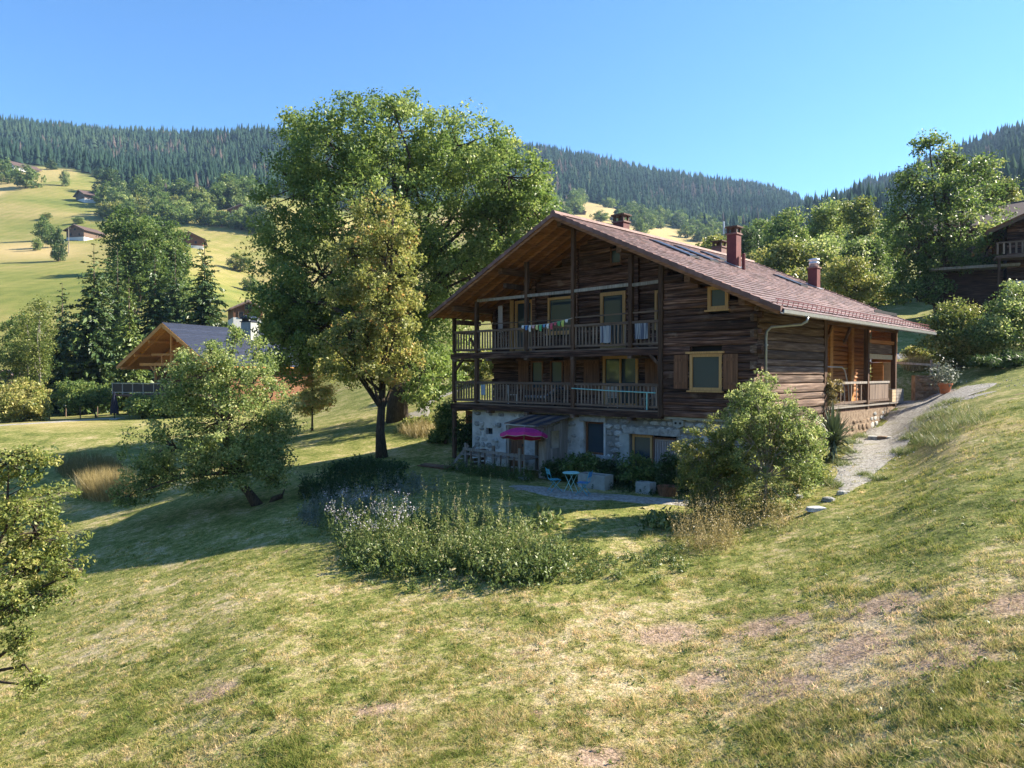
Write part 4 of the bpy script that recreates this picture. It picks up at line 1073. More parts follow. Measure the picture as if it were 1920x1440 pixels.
# lean-to porch of old boards
lt = hthing('lean_to', 'small weathered board lean-to with mossy sloping roof against the stone wall', 'shed', -6.3, -.6, TZ)
def L(x, y, z): return (x+6.3, y+.6, z-TZ)
for i in range(7):
    xa = -7.05 + i*.345
    MB().add([L(xa, .26, -1.86), L(xa+.345, .26, -1.86), L(xa+.345, -1.55, -2.20), L(xa, -1.55, -2.20), L(xa, .26, -1.82), L(xa+.345, .26, -1.82), L(xa+.345, -1.55, -2.16), L(xa, -1.55, -2.16)],
             [(0,1,2,3),(7,6,5,4),(0,4,5,1),(1,5,6,2),(2,6,7,3),(3,7,4,0)]).build('roof_board', M['slate' if i % 2 else 'rail'], lt)
for x, y in ((-6.9, -1.4), (-4.95, -1.35)): MB().beam(L(x, y, TZ), L(x, y, -2.26), .13, .13).build('post', M['pale'], lt)
MB().beam(L(-7.05, -1.4, -2.33), L(-4.8, -1.4, -2.33), .1, .12).build('plate', M['rail'], lt)
for i in range(8):                         # right side cladding with an opening
    ya = -1.28 + i*.19
    if 2 <= i <= 4:
        MB().add([], []).box(*(L(-4.93, ya, 0)[0], L(-4.89, ya, 0)[0]), ya+.6, ya+.6+.18, 0, TZ*-1-3.2).build('side_board', M['pale'], lt)
        MB().box(L(-4.93, 0, 0)[0], L(-4.89, 0, 0)[0], ya+.6, ya+.6+.18, -2.45-TZ, -2.2-TZ+.14+ya*.18).build('side_board', M['pale'], lt)
    else:
        MB().box(L(-4.93, 0, 0)[0], L(-4.89, 0, 0)[0], ya+.6, ya+.6+.18, 0, -2.2-TZ+.22+ya*.19).build('side_board', M['pale'], lt)
MB().box(-.05+1.25, .35+1.25, -.85, -.80, 0, 1.55).build('wide_plank', M['pale'], lt)
# raised deck with old fence posts
dk = hthing('timber_deck', 'old grey timber deck on posts beside the magenta parasol', 'deck', -7.15, -1.2, TZ)
for i in range(8): MB().box(-2.1, 1.5, -.75+i*.2, -.75+i*.2+.19, .72, .77).build('deck_board', M['pale'], dk)
for i, x in enumerate((-2.0, -1.1, -.2, .7, 1.4)): MB().beam((x, -.72, -.1), (x, -.72, 1.25 if i % 2 == 0 else .98), .12, .1).build('post', M['pale'], dk)
MB().beam((-2.1, -.8, 1.0), (1.5, -.8, .92), .05, .12).build('rail', M['pale'], dk)
for x in (-1.6, -.7, .3, 1.1): MB().beam((x, -.79, .1), (x+.03, -.79, 1.02), .07, .03).build('picket', M['rail'], dk)
# leaning boards / ladder and plank pile
ld = hthing('leaning_ladder', 'wooden ladder stair leaning against the end of the grey deck', 'ladder', -9.6, -1.6, TZ)
for x in (0, .5): MB().beam((x-.5, -.5, .02), (x+.15, .1, 1.1), .06, .12).build('stringer', M['pale'], ld)
for i in range(5): t_ = (i+.6)/5.6; MB().beam((-.5+.65*t_, -.5+.6*t_, 1.08*t_), (.65*t_, -.5+.6*t_, 1.08*t_), .16, .035).build('rung', M['pale'], ld)
for i in range(5): MB().box(.72, .84+.02*i, -.3+i*.04, .5, .04+i*.2, .16+i*.2).build('stacked_block', M['rail'], ld)
pp = hthing('plank_pile', 'low pile of dark planks on the ground left of the ladder', 'planks', -10.7, -2.1, TZ)
for i in range(9):
    MB().beam((-.9+hr.uniform(-.2,.2), -.5+.12*(i%5)+hr.uniform(-.04,.04), .05+.07*(i//5)), (.9+hr.uniform(-.3,.2), -.35+.12*(i%5), .05+.07*(i//5)), .13, .045).build('plank', M['rail' if i % 2 else 'shutter'], pp)
# parasol, tilted
ps = hthing('parasol', 'open magenta parasol with cream piping leaning over the deck by the house', 'parasol', -5.3, -2.15, TZ)
n = 8; vs = [(0, 0, .28)]; Rr = 1.0
for ring, (rr_, zz) in enumerate(((.5, .22), (.85, .07), (1.0, -.02))):
    for k in range(16):
        sc_ = 1 if k % 2 == 0 else .93
        vs.append((math.cos(k*math.pi/8)*rr_*sc_, math.sin(k*math.pi/8)*rr_*sc_, zz - (0 if k % 2 == 0 else .03)))
for k in range(16): vs.append((math.cos(k*math.pi/8)*1.0*(1 if k%2==0 else .95), math.sin(k*math.pi/8)*1.0*(1 if k%2==0 else .95), -.14 - (.05 if k%2 else 0)))
fs = [(0, 1+k, 1+(k+1)%16) for k in range(16)]
for ring in range(3):
    fs += [(1+ring*16+k, 1+(ring+1)*16+k, 1+(ring+1)*16+(k+1)%16, 1+ring*16+(k+1)%16) for k in range(16)]
cm = MB(); cm.add(vs, fs); tilt = Matrix.Translation((0, 0, 1.9)) @ Matrix.Rotation(math.radians(-6), 4, 'Y') @ Matrix.Rotation(math.radians(-9), 4, 'X')
cm.v = [tuple(tilt @ Vector(v)) for v in cm.v]
can = cm.build('canopy', M['magenta'], ps)
tp = [tuple(tilt @ Vector(vs[49+k % 16])) for k in range(17)]
MB().tube(tp, .012, 4, False).build('piping', M['cream'], can)
MB().tube([(0, 0, 0), (0, 0, 1.5), tuple(tilt @ Vector((0, 0, .36)))], .022, 8).build('pole', M['pale'], ps)
for k in range(8): MB().tube([tuple(tilt @ Vector((0, 0, .22))), tuple(tilt @ Vector(vs[33+2*k]))], .008, 4).build('rib', M['pale'], ps)
MB().lathe([(.25, .002), (.25, .07), (.06, .11), (.04, .27)], 14).build('foot', M['concrete'], ps)
# bistro set
def bistro_chair(label, lx, ly, rz, seat):
    z = Hs(*house_world(lx, ly))+.03
    c = hthing('bistro_chair', label, 'chair', lx, ly, z, rz, 'folding bistro chairs on the gravel')
    for i in range(5): MB().box(-.2, .2, -.19+i*.08, -.19+i*.08+.066, .44, .456).build('seat_slat', M[seat], c)
    for i in range(2): MB().box(-.2, .2, .245+i*.022, .26+i*.022, .66+i*.1, .74+i*.1).build('back_slat', M[seat], c)
    for s in (-1, 1):
        MB().tube([(s*.2, -.24, 0), (s*.2, 0, .26), (s*.2, .19, .5), (s*.2, .29, .88)], .011, 6).build('leg', M['turq'], c)
        MB().tube([(s*.18, .22, 0), (s*.18, .0, .26), (s*.18, -.18, .44)], .011, 6).build('leg', M['turq'], c)
    MB().tube([(-.18, .16, .08), (.18, .16, .08)], .009, 5).build('stretcher', M['turq'], c)
bistro_chair('turquoise folding bistro chair left of the round table', -2.25, -3.75, math.radians(150), 'turq')
bistro_chair('blue-seated folding bistro chair right of the round table', -1.0, -3.6, math.radians(-70), 'blue')
tzz = Hs(*house_world(-1.7, -3.45))+.03
tb = hthing('bistro_table', 'round mint bistro table on the gravel between two chairs', 'table', -1.7, -3.45, tzz)
MB().lathe([(.30, .70), (.315, .705), (.32, .72), (.315, .735), (.30, .74)], 24).build('table_top', M['mint'], tb)
for k in range(2):
    for s in (-1, 1):
        MB().tube([(s*.22, -.14+.28*k, 0), (-s*.2, -.14+.28*k, .70)], .011, 6).build('leg', M['mint'], tb)
# troughs, pots
def trough(label, lx, ly, w, d, h, mat, rz=0):
    z = Hs(*house_world(lx, ly))
    t = hthing('planter_trough', label, 'planter', lx, ly, z, rz)
    m_ = MB(); m_.box(-w/2, w/2, -d/2, -d/2+.06, 0, h).box(-w/2, w/2, d/2-.06, d/2, 0, h).box(-w/2, -w/2+.06, -d/2+.06, d/2-.06, 0, h).box(w/2-.06, w/2, -d/2+.06, d/2-.06, 0, h)
    m_.build('trough', M[mat], t); MB().box(-w/2+.06, w/2-.06, -d/2+.06, d/2-.06, .02, h-.06).build('soil', M['soot'], t)
trough('long grey-green concrete trough behind the bistro table', -1.75, -1.9, 1.3, .55, .55, 'concrete')
trough('small grey-green concrete trough near the glazed ground-floor door', .35, -1.6, .62, .42, .42, 'concrete')
pt = hthing('tub', 'old dark metal tub under the shrub at the terrace end', 'tub', 1.2, -1.5, Hs(*house_world(1.2, -1.5)))
MB().lathe([(.30, 0), (.38, .35), (.36, .35), (.28, .06), (.05, .05)], 16).build('tub_body', M['shutter'], pt); MB().tube([(-.38, 0, .3), (-.47, 0, .27), (-.47, 0, .2), (-.36, 0, .18)], .012, 5).build('handle', M['iron'], pt)
MB().tube([(.38, 0, .3), (.47, 0, .27), (.47, 0, .2), (.36, 0, .18)], .012, 5).build('handle', M['iron'], pt)
# flags and washing on the balconies
bn = hthing('flag_bunting', 'string of coloured cloth flags along the upper balcony rail', 'bunting', -6.0, -.12, 2.0)
FC = [(.75,.78,.8),(.10,.25,.55),(.72,.72,.7),(.75,.45,.5),(.75,.72,.3),(.10,.45,.22),(.15,.35,.6),(.8,.8,.8),(.55,.10,.16),(.60,.12,.18),(.12,.42,.20),(.55,.62,.15)]
MB().tube([(-1.35+i*.3, 0, .22-.10*math.sin(math.pi*i/10)+.18*i/10) for i in range(11)], .008, 4).build('cord', M['white'], bn)
for i in range(13):
    x = -1.3+i*.215; z = .22-.10*math.sin(math.pi*min(1, (i+.5)/13.6))+.18*i/13
    w_ = .13; h_ = .14 + .07*((i*7) % 3)
    f_ = MB(); f_.add([(x, -.01, z), (x+w_, -.01, z), (x+w_+.01, -.05, z-h_*.5), (x+w_*.9, -.02, z-h_), (x+.02, -.03, z-h_), (x-.01, -.045, z-h_*.5), (x, .0, z), (x+w_, .0, z), (x+w_+.01, -.04, z-h_*.5), (x+w_*.9, -.01, z-h_), (x+.02, -.02, z-h_), (x-.01, -.035, z-h_*.5)],
          [(0,1,2,5),(5,2,3,4),(7,6,11,8),(8,11,10,9)])
    f_.build('flag', plain('flag_cloth_%d' % i, FC[i % len(FC)], .85), bn)
def cloth(name, label, lx, ly, zt, w, h, mat, cat='cloth'):
    t = hthing(name, label, cat, lx, ly, zt)
    vs, fs = [], []; nx = 8
    for j, zz in enumerate((0, -h*.5, -h)):
        for i in range(nx+1): vs.append((-w/2+w*i/nx, -.015+.02*math.sin(i*2.1+j), zz + (.01*math.sin(i) if j == 2 else 0)))
    for j in range(2):
        for i in range(nx): fs.append((j*(nx+1)+i, j*(nx+1)+i+1, (j+1)*(nx+1)+i+1, (j+1)*(nx+1)+i))
    m_ = MB(); m_.add(vs, fs); o = m_.build('cloth_panel', M[mat], t)
    sd_ = o.modifiers.new('thick', 'SOLIDIFY'); sd_.thickness = .008
M['striped'] = surf('striped_towel', [(0.45, (0.10, 0.12, 0.18)), (0.55, (0.36, 0.38, 0.42))], 6.0, (3, .1, .1), 0.9, 0.1, rnd=0.02, detail=1)
cloth('towel', 'striped grey towel hung over the upper balcony rail at the right', -.85, -.10, 2.0, .62, .62, 'striped', 'towel')
cloth('towel', 'dark and white cloth hung on the upper balcony rail below the yellow door', -2.6, -.10, 1.98, .55, .70, 'striped', 'towel')
cloth('towel', 'pale cloth hanging inside the upper balcony at the far left', -9.35, .55, 3.3, .32, 1.3, 'curtain', 'cloth')
M['bluecloth'] = plain('pale_blue_cloth', (.32, .40, .50), .9)
cloth('towel', 'pale blue cloth hung on the lower balcony at its left end', -9.9, -.09, -.52, .32, .5, 'bluecloth', 'towel')
# lower balcony: mint pole, rack, bench and chairs seen through the balusters
pl = hthing('mint_pole', 'long pale mint pole tied along the lower balcony rail', 'pole', -2.2, -.10, -.72)
MB().tube([(-2.2, 0, .10), (0, 0, .02), (2.0, 0, -.02)], .022, 6).build('bar', M['mint'], pl); MB().tube([(1.6, 0, 0), (1.6, 0, -.7)], .03, 6).build('upright', M['mint'], pl)
def balc_chair(label, lx, ly, rz, mat, zf=FZ0):
    c = hthing('balcony_chair', label, 'chair', lx, ly, zf, rz)
    MB().box(-.22, .22, -.22, .22, .42, .45).build('seat', M[mat], c); MB().box(-.22, .22, .20, .23, .47, .9).build('backrest', M[mat], c)
    for sx in (-1, 1):
        for sy in (-1, 1): MB().beam((sx*.2, sy*.2, 0), (sx*.2, sy*.2, .42 if sy < 0 else .47), .035, .035).build('leg', M[mat], c)
balc_chair('white chair on the lower balcony behind the balusters left of the long bench', -8.9, .9, 2.4, 'white')
balc_chair('grey chair on the lower balcony in front of the wide glazed door', -2.9, .8, .6, 'zinc')
balc_chair('pale chair on the lower balcony near the right-hand post', -1.2, .9, -.7, 'curtain')
ln = hthing('lounger', 'long cushioned lounger on the lower balcony below the shuttered windows', 'lounger', -6.6, .7, FZ0)
MB().box(-1.1, .9, -.3, .3, .28, .34).build('frame', M['iron'], ln); MB().box(-1.05, .2, -.28, .28, .345, .44).build('cushion', M['striped'], ln)
MB().add([(.2, -.28, .36), (.9, -.28, .75), (.9, .28, .75), (.2, .28, .36), (.2, -.28, .45), (.86, -.28, .84), (.86, .28, .84), (.2, .28, .45)], [(0,3,2,1),(4,5,6,7),(0,1,5,4),(1,2,6,5),(2,3,7,6),(3,0,4,7)]).build('back_cushion', M['striped'], ln)
for x in (-1.0, .8):
    for y in (-.26, .26): MB().beam((x, y, 0), (x, y, .28), .04, .04).build('leg', M['iron'], ln)
# side porch furniture
bd = hthing('metal_frame', 'curved grey tubular metal frame standing inside the side porch', 'frame', 3.3, 9.0, FZ0)
MB().tube([(0, -1.4, 0), (0, -1.4, 1.75), (0, .9, 1.75), (0, 1.25, 1.6), (0, 1.7, .9), (0, 1.85, 0)], .028, 8).build('hoop', M['zinc'], bd, True)
MB().tube([(0, .2, 0), (0, .2, .8), (0, .35, .95), (0, 1.0, .95), (0, 1.2, .8), (0, 1.25, 0)], .025, 8).build('hoop', M['zinc'], bd, True)
ct_ = hthing('wood_stack', 'stack of split firewood along the porch back wall', 'firewood', 2.72, 9.6, FZ0)
for i in range(60):
    MB().tube([(-.2, -2+.2*(i % 20)+hr.uniform(-.02,.02), .1+.19*(i//20)), (.2, -2+.2*(i % 20), .1+.19*(i//20))], .088, 6).build('log', M['shutter' if i % 3 else 'straw'], ct_)
for i, (lbl, y) in enumerate((('slatted wooden crate nearest the porch rail on the deck end', 15.5), ('middle pale wooden crate on the deck end beside the porch', 16.15), ('pale wooden crate at the outer end of the porch deck', 16.8))):
    cr_ = hthing('wooden_crate', lbl, 'crate', 3.6, y, FZ0, 0, 'crates on the porch deck')
    for s in (-1, 1):
        for k in range(4):
            MB().box(s*.28-.012, s*.28+.012, -.29, .29, .02+k*.155, .02+k*.155+.145).build('slat', M['straw' if i == 0 else 'pale'], cr_)
            MB().box(-.266, .266, s*.28-.012, s*.28+.012, .02+k*.155, .02+k*.155+.145).build('slat', M['straw' if i == 0 else 'pale'], cr_)
        MB().box(-.29, .29, s*.14-.13, s*.14+.13, .645, .665).build('lid_board', M['pale'], cr_)
sb = hthing('stone_pier', 'whitewashed rough stone pier below the porch deck corner', 'wall', 3.75, 12.4, -2.6)
MB().box(-.9, .1, -5.6, 1.6, -2.0, .80).build('core', M['brownstone'], sb)
stone_set(sb, -.55, 1.55, -1.2, .82, .10, [], M['stone'], lambda x, z: .95, .3, 'y', 1, (.3, .7), 8)
stone_set(sb, -5.5, -.6, -1.6, .55, .10, [], M['brownstone'], lambda x, z: .9, .26, 'y', 1, (.25, .6), 8)
# retaining wall behind the gravel with handrail
wpts = [(house_world(4.3, 17.6)), at(1768, 720, 37.5)[:2]]
a0, a1 = np.array(wpts[0]), np.array(wpts[1]); wl = np.linalg.norm(a1-a0); wa = math.atan2(a1[1]-a0[1], a1[0]-a0[0])
rwall = thing('retaining_wall', 'low brown rubble retaining wall beyond the porch end', 'wall', (a0[0], a0[1], -1.7), wa)
MB().box(0, wl, 0, .5, -.6, 1.62).build('core', M['brownstone'], rwall)
stone_set(rwall, 0, wl, -.1, 1.6, 0.0, [], M['brownstone'], lambda x, z: .93, .2, 'x', 1, (.22, .55), 10)
hf = thing('handrail', 'grey wooden handrail above the rubble retaining wall', 'handrail', (a1[0], a1[1], -.1), wa)
for i, x in enumerate((-2.4, .0, .35)): MB().beam((x-.3, .7, -.4), (x-.3, .7, .85 if i < 2 else .7), .1, .1).build('post', M['pale'], hf)
MB().beam((-2.75, .7, .75), (.1, .7, .55), .06, .12).build('rail', M['pale'], hf)
tpz = on_ground(1772, 36.0)
tpt = thing('terracotta_pot', 'terracotta pot with pale bushy plant at the end of the retaining wall', 'pot', tuple(tpz))
MB().lathe([(.18, 0), (.3, .45), (.34, .45), (.34, .54), (.28, .54), (.26, .4), (.05, .38)], 14).build('pot', M['terracotta'], tpt)
r_ = np.random.default_rng(77); Pp = r_.normal(size=(700, 3))*[.3, .3, .28] + [0, 0, .95]
link('plant', np_mesh('plant', *leaves(Pp, np.full(700, .12), r_)[:2], M['silverleaf'], leaves(Pp, np.full(700, .12), r_)[2]), tpt, True)

# paths and road draped on the ground
def drape(name, pts, mat, nseg=60, cross=10, lift=.03, edge=.25):
    """strip along points (x, y, halfwidth), laid on the ground"""
    P_ = np.array(pts, float); t = np.linspace(0, 1, len(P_)); q = np.linspace(0, 1, nseg)
    xs, ys, ws = (pchip(t, P_[:, k], q) for k in range(3))
    dxs, dys = np.gradient(xs), np.gradient(ys); ll = np.hypot(dxs, dys)
    nx, ny = -dys/ll, dxs/ll
    c = np.linspace(-1, 1, cross)
    jag = 1 + edge*(fbm(q[:, None]*14, c[None, :]*0+np.sign(c)[None, :]*3, 31, 3)-.5)*2
    X_ = xs[:, None] + nx[:, None]*c*ws[:, None]*jag; Y_ = ys[:, None] + ny[:, None]*c*ws[:, None]*jag
    Z_ = H(X_, Y_) + lift*(1-np.abs(c)**4*1.6)
    Vv = np.stack([X_, Y_, Z_], -1).reshape(-1, 3); ii = np.arange(nseg*cross).reshape(nseg, cross)
    Qq = np.stack([ii[:-1,:-1], ii[1:,:-1], ii[1:,1:], ii[:-1,1:]], -1).reshape(-1, 4)
    o = link(name, np_mesh(name, Vv, Qq, M[mat], smooth=True)); o['kind'] = 'structure'
    return o
def gp(px, py, w, ymin=10, ymax=80):
    g_ = ground_px(px, py, ymin, ymax); return (g_[0], g_[1], w)
drape('gravel_path', [gp(1586, 925, .12), gp(1598, 905, .55), gp(1630, 864, 1.0), gp(1662, 822, 1.6), gp(1700, 786, 2.5), gp(1742, 762, 3.9), gp(1785, 748, 3.0), gp(1825, 740, 1.0)], 'gravel', edge=.3)
tg = [(*house_world(x, y), w) for x, y, w in ((-4.2, -3.7, .5), (-3.2, -3.8, .8), (-1.5, -3.7, .85), (.5, -3.0, .75), (2.4, -2.4, .7), (3.6, -1.9, .6))]
drape('gravel_terrace', tg, 'gravel')
drape('road', [(*on_ground(1600, 46)[:2], 1.3), (*on_ground(1700, 45.5)[:2], 1.3), (*on_ground(1780, 44)[:2], 1.2), (*on_ground(1850, 41)[:2], 1.1)], 'asphalt', lift=.06, edge=.05)
drape('garden_path', [(*on_ground(775, 52)[:2], .5), (*on_ground(788, 47)[:2], .5), (*on_ground(800, 55)[:2], .5), (*on_ground(860, 60)[:2], .5)], 'gravel')
drape('farm_track', [(*on_ground(-60, 64)[:2], .8), (*on_ground(100, 67)[:2], .8), (*on_ground(230, 72)[:2], .8)], 'gravel')
# flat stones in the lawn near the tall shrub
for k, (px, py, s) in enumerate(((1532, 958, .42), (1500, 935, .26), (1556, 940, .3), (1580, 928, .22))):
    g_ = ground_px(px, py, 12)
    st = link('flat_stone', stone_mesh(1, 1, .3, M['stone'], sr)); st.location = tuple(g_ + [0, 0, -.02]); st.rotation_euler = (math.radians(-90), 0, k); st.scale = (s*1.6, .35, s)
    tag(st, ['pale flat stone lying in the lawn below the gravel path', 'small grey stone standing at the foot of the tall shrub', 'rounded stone at the lower end of the gravel path', 'smallest stone beside the gravel path end'][k], 'stone')
# ================================================================ other buildings
def gabled(name, label, loc, rz, w, d, h, pitch, wallmat='log_x', roofmat='tile', over=.8, base=None, group=None, courses=0, roof_t=.14):
    """gabled building: front at y=0 facing -y, ridge along y; returns thing"""
    t = thing(name, label, 'house', loc, rz, group)
    zb = 0
    if base:
        box('stone_base', M[base[1]], t, -w/2, w/2, 0, d, -2.5, base[0]); zb = base[0]
    rise = w/2*math.tan(pitch)
    MB().prism([(-w/2+.02, zb if base else -2), (w/2-.02, zb if base else -2), (w/2-.02, h), (0, h+rise), (-w/2+.02, h)], 'y', .03, d-.03).build('wall', M[wallmat], t)
    if courses:
        z = zb + .03; k = 0
        while z < h+rise-.5:
            hw = w/2 if z+.3 < h else (h+rise-z-.35)/math.tan(pitch)
            if hw > .3: link('log', log_mesh('x', -min(hw, w/2), min(hw, w/2), 0, z, z+.3, .03, M[wallmat]), t)
            z += .3
    rf = bpy.data.objects.new('roof', None); COL.objects.link(rf); rf.parent = t
    tp_ = math.tan(pitch); e = w/2 + over
    for s in (-1, 1):
        MB().prism([(s*e, h+rise-e*tp_), (0, h+rise), (0, h+rise+roof_t*1.2), (s*e, h+rise-e*tp_+roof_t)], 'y', -over, d+over).build('roof_slope', M[roofmat], rf)
    MB().prism([(-.15, h+rise+roof_t), (0, h+rise+roof_t*1.2+.1), (.15, h+rise+roof_t)], 'y', -over-.02, d+over+.02).build('ridge', M[roofmat], rf)
    for s in (-1, 1): MB().beam((0, -over+.04, h+rise-.1), (s*e, -over+.04, h+rise-e*tp_-.1), .05, .22).build('barge_board', M['rail'], rf)
    t['_r'] = 0; del t['_r']
    return t
def opening(t, x0, x1, z0, z1, y=0, pane='darkglass', fm='rail', name='window'):
    o = bpy.data.objects.new(name, None); COL.objects.link(o); o.parent = t
    f = MB(); f.box(x0-.1, x0, y-.09, y+.02, z0-.1, z1+.1).box(x1, x1+.1, y-.09, y+.02, z0-.1, z1+.1).box(x0, x1, y-.088, y+.02, z1, z1+.1).box(x0, x1, y-.088, y+.02, z0-.1, z0); f.build('frame', M[fm], o)
    MB().box(x0, x1, y-.05, y+.01, z0, z1).build('pane', M[pane], o)
# chalet with slate roof on the left
CB = at(305, 605, 72.0); crz = math.atan2(-.375, .927)
cg = Hs(CB[0], CB[1])
ch = thing('timber_chalet', 'honey-coloured timber chalet with blue slate roof behind the apple tree', 'house', (CB[0], CB[1], -4.2), crz)
ZO = 4.2; apx = CB[2] + ZO; half = 6.3; cp = math.tan(math.radians(34.5)); ro = apx
for s in (-1, 1):
    MB().prism([(0, ro), (s*half, ro-half*cp), (s*half, ro-half*cp-.16), (0, ro-.2)], 'y', 0, 18).build('roof_slope', M['warm' if 0 else 'honey'], ch)
nrow = 24
for i in range(nrow):                                   # slate courses on the slope we see
    xa = half*i/nrow; xb = half*(i+1.15)/nrow
    MB().prism([(xa, ro-xa*cp+.012), (xb, ro-xb*cp+.05), (xb, ro-xb*cp+.02), (xa, ro-xa*cp+.004)], 'y', -.05, 18.1).build('slate_course', M['slate'], ch)
MB().prism([(-half-.05, ro-half*cp+.03), (0, ro+.05), (0, ro+.02), (-half-.05, ro-half*cp)], 'y', -.05, 18.1).build('slate_slope', M['slate'], ch)
for s in (-1, 1):
    MB().beam((0, -.06, ro-.22), (s*half, -.06, ro-half*cp-.2), .06, .34).build('barge_board', M['honey'], ch)
    MB().beam((0, .9, ro-.36), (s*half*.97, .9, ro-half*cp*.97-.36), .16, .24).build('rafter', M['honey'], ch)
for s, f in ((-1, .3), (-1, .62), (1, .3), (1, .62), (0, 0), (-1, .92)):
    MB().beam((s*half*f, .05, ro-half*f*cp-.55), (s*half*f, 17.5, ro-half*f*cp-.55), .2, .26).build('purlin', M['honey'], ch)
MB().prism([(-half*.85, ro-half*.85*cp-.4), (half*.85, ro-half*.85*cp-.4), (0, ro-.5)], 'y', 3.6, 3.7).build('gable_wall', M['honey'], ch)
box('wall', M['shutter'], ch, -half*.82, half*.82, 3.7, 17, -1, ro-half*.82*cp-.4)
zb = ro - 4.15
MB().beam((-4.2, 1.0, zb), (5.2, 1.0, zb), .2, .28).build('tie_beam', M['honey'], ch)
MB().beam((-2.6, 1.0, zb+1.0), (2.6, 1.0, zb+1.0), .16, .22).build('collar_beam', M['honey'], ch)
for x in (-2.1, 0.1, 2.2): MB().beam((x, 1.0, 2.2), (x, 1.0, zb), .18, .18).build('post', M['honey'], ch)
MB().beam((.1, 1.0, zb), (.1, 1.0, ro-.8), .16, .16).build('king_post', M['honey'], ch)
MB().beam((-1.2, 1.0, zb), (-1.2, 1.0, zb+1.0), .12, .12).build('strut', M['honey'], ch)
for x in (-2.1, .1):
    for s in (-1, 1): MB().beam((x, 1.0, zb-.9), (x+s*.7, 1.0, zb-.1), .1, .12).build('brace', M['honey'], ch)
MB().box(-5.0, 6, -1.6, 3.5, 1.95, 2.15).build('deck', M['rail'], ch)
box('under_deck', M['dark'], ch, -3.8, 5.5, 1.0, 3.4, -1.5, 1.9)  # near-black box painted as the shade below the deck
for i, x in enumerate((-5.0, -3.6, -2.2, -.8, .6, 2.0, 3.4)): MB().beam((x, -1.6, 2.15), (x, -1.6, 3.25), .08, .08).build('rail_post', M['concrete'], ch)
MB().beam((-5.1, -1.6, 3.27), (6, -1.6, 3.27), .12, .08).build('top_rail', M['concrete'], ch); MB().beam((-5.1, -1.6, 2.35), (6, -1.6, 2.35), .06, .08).build('bottom_rail', M['concrete'], ch)
for k in range(7): MB().box(-5+1.4*k+.06, -5+1.4*k+1.34, -1.61, -1.59, 2.42, 3.2).build('rail_panel', M['iron'], ch)
cc = MB().box(.6, 2.0, 10.2, 11.4, ro-2.6, ro+.7).build('chimney', M['concrete'], ch)
MB().box(.5, 2.1, 10.1, 11.5, ro+.72, ro+.82).build('cap', M['slate'], cc)
MB().prism([(.4, ro+1.1), (1.3, ro+1.45), (2.2, ro+1.1)], 'y', 10.0, 11.6).build('hood', M['slate'], cc)
for x in (.7, 1.9): MB().box(x-.05, x+.05, 10.3, 11.3, ro+.83, ro+1.14).build('hood_leg', M['slate'], cc)
# far barns and houses on the hillside
def barn(label, px, row, y, wpx, turn, hfrac=.42, pitch=24, wallmat='rail', roofmat='rail', base=None, deep=1.1, name='hillside_barn'):
    g_ = at(px, row, y); g_[2] = max(Hs(g_[0], g_[1]) - .3, g_[2]-3) if abs(Hs(g_[0], g_[1])-g_[2]) < 14 else Hs(g_[0], g_[1])
    w = wpx/F*y
    t = gabled(name, label, (g_[0], g_[1], Hs(g_[0], g_[1])), math.radians(turn), w*.82, w*deep, w*hfrac, math.radians(pitch), wallmat, roofmat, w*.09, base, roof_t=.25)
    hh = w*hfrac
    for k in (-1, 1): opening(t, k*w*.2-.45, k*w*.2+.45, hh*.45, hh*.45+1.1)
    opening(t, -.6, .6, hh*.95, hh*.95+1.0)
    return t
barn('brown hillside barn in the open meadow at the far left', 143, 447, 345, 47, -12, .42, 24, 'rail', 'soot', (1.6, 'white'))
b2 = barn('open-fronted barn above the spruces on the hillside meadow', 356, 462, 330, 58, 20, .30, 24, 'shutter', 'soot', (1.0, 'white'))
barn('dark-roofed hut below the dry pasture at the far left', 153, 362, 480, 42, -35, .28, 26, 'rail', 'soot', (1.2, 'white'))
barn('gabled farmhouse among the trees above the meadow beside the big tree', 453, 372, 430, 48, 20, .30, 27, 'shutter', 'tile', (1.5, 'white'))
barn('small hut on the crest of the dry pasture', 296, 337, 640, 26, 30, .35, 24, 'pale', 'rail')
barn('half-hidden cottage roof in trees at the far left edge', 22, 326, 560, 40, -30, .3, 28, 'white', 'soot')
b7 = barn('red-roofed brown barn with white base behind the slate-roofed chalet', 466, 597, 150, 64, 28, .50, 26, 'shutter', 'tile', (1.6, 'white'), 1.3, 'red_roofed_barn')
barn('pale timber shed at the left edge behind bushes', 5, 600, 120, 44, 12, .5, 24, 'pale', 'rail', None, 1.1, 'timber_shed')
barn('small far barn left of the ridge on the distant dry meadow', 1091, 402, 640, 17, 10, .35, 26, 'rail', 'soot')
barn('small far barn on the distant meadow near the front chimney', 1150, 406, 620, 18, -15, .35, 26, 'rail', 'soot')
barn('tiny far house in the wooded slope above the farmhouse roof', 1185, 381, 900, 14, 15, .35, 26, 'white', 'soot')
barn('tiny far white house high on the wooded slope', 1257, 379, 920, 14, -20, .4, 26, 'white', 'rail')
barn('brown tiled roof just behind the farmhouse ridge', 1458, 525, 62, 120, 62, .28, 24, 'shutter', 'tile', None, 1.0, 'neighbour_barn')
barn('grey barn roof half hidden behind fruit tree', 1612, 545, 66, 70, 55, .3, 24, 'rail', 'soot', None, .9, 'neighbour_shed')
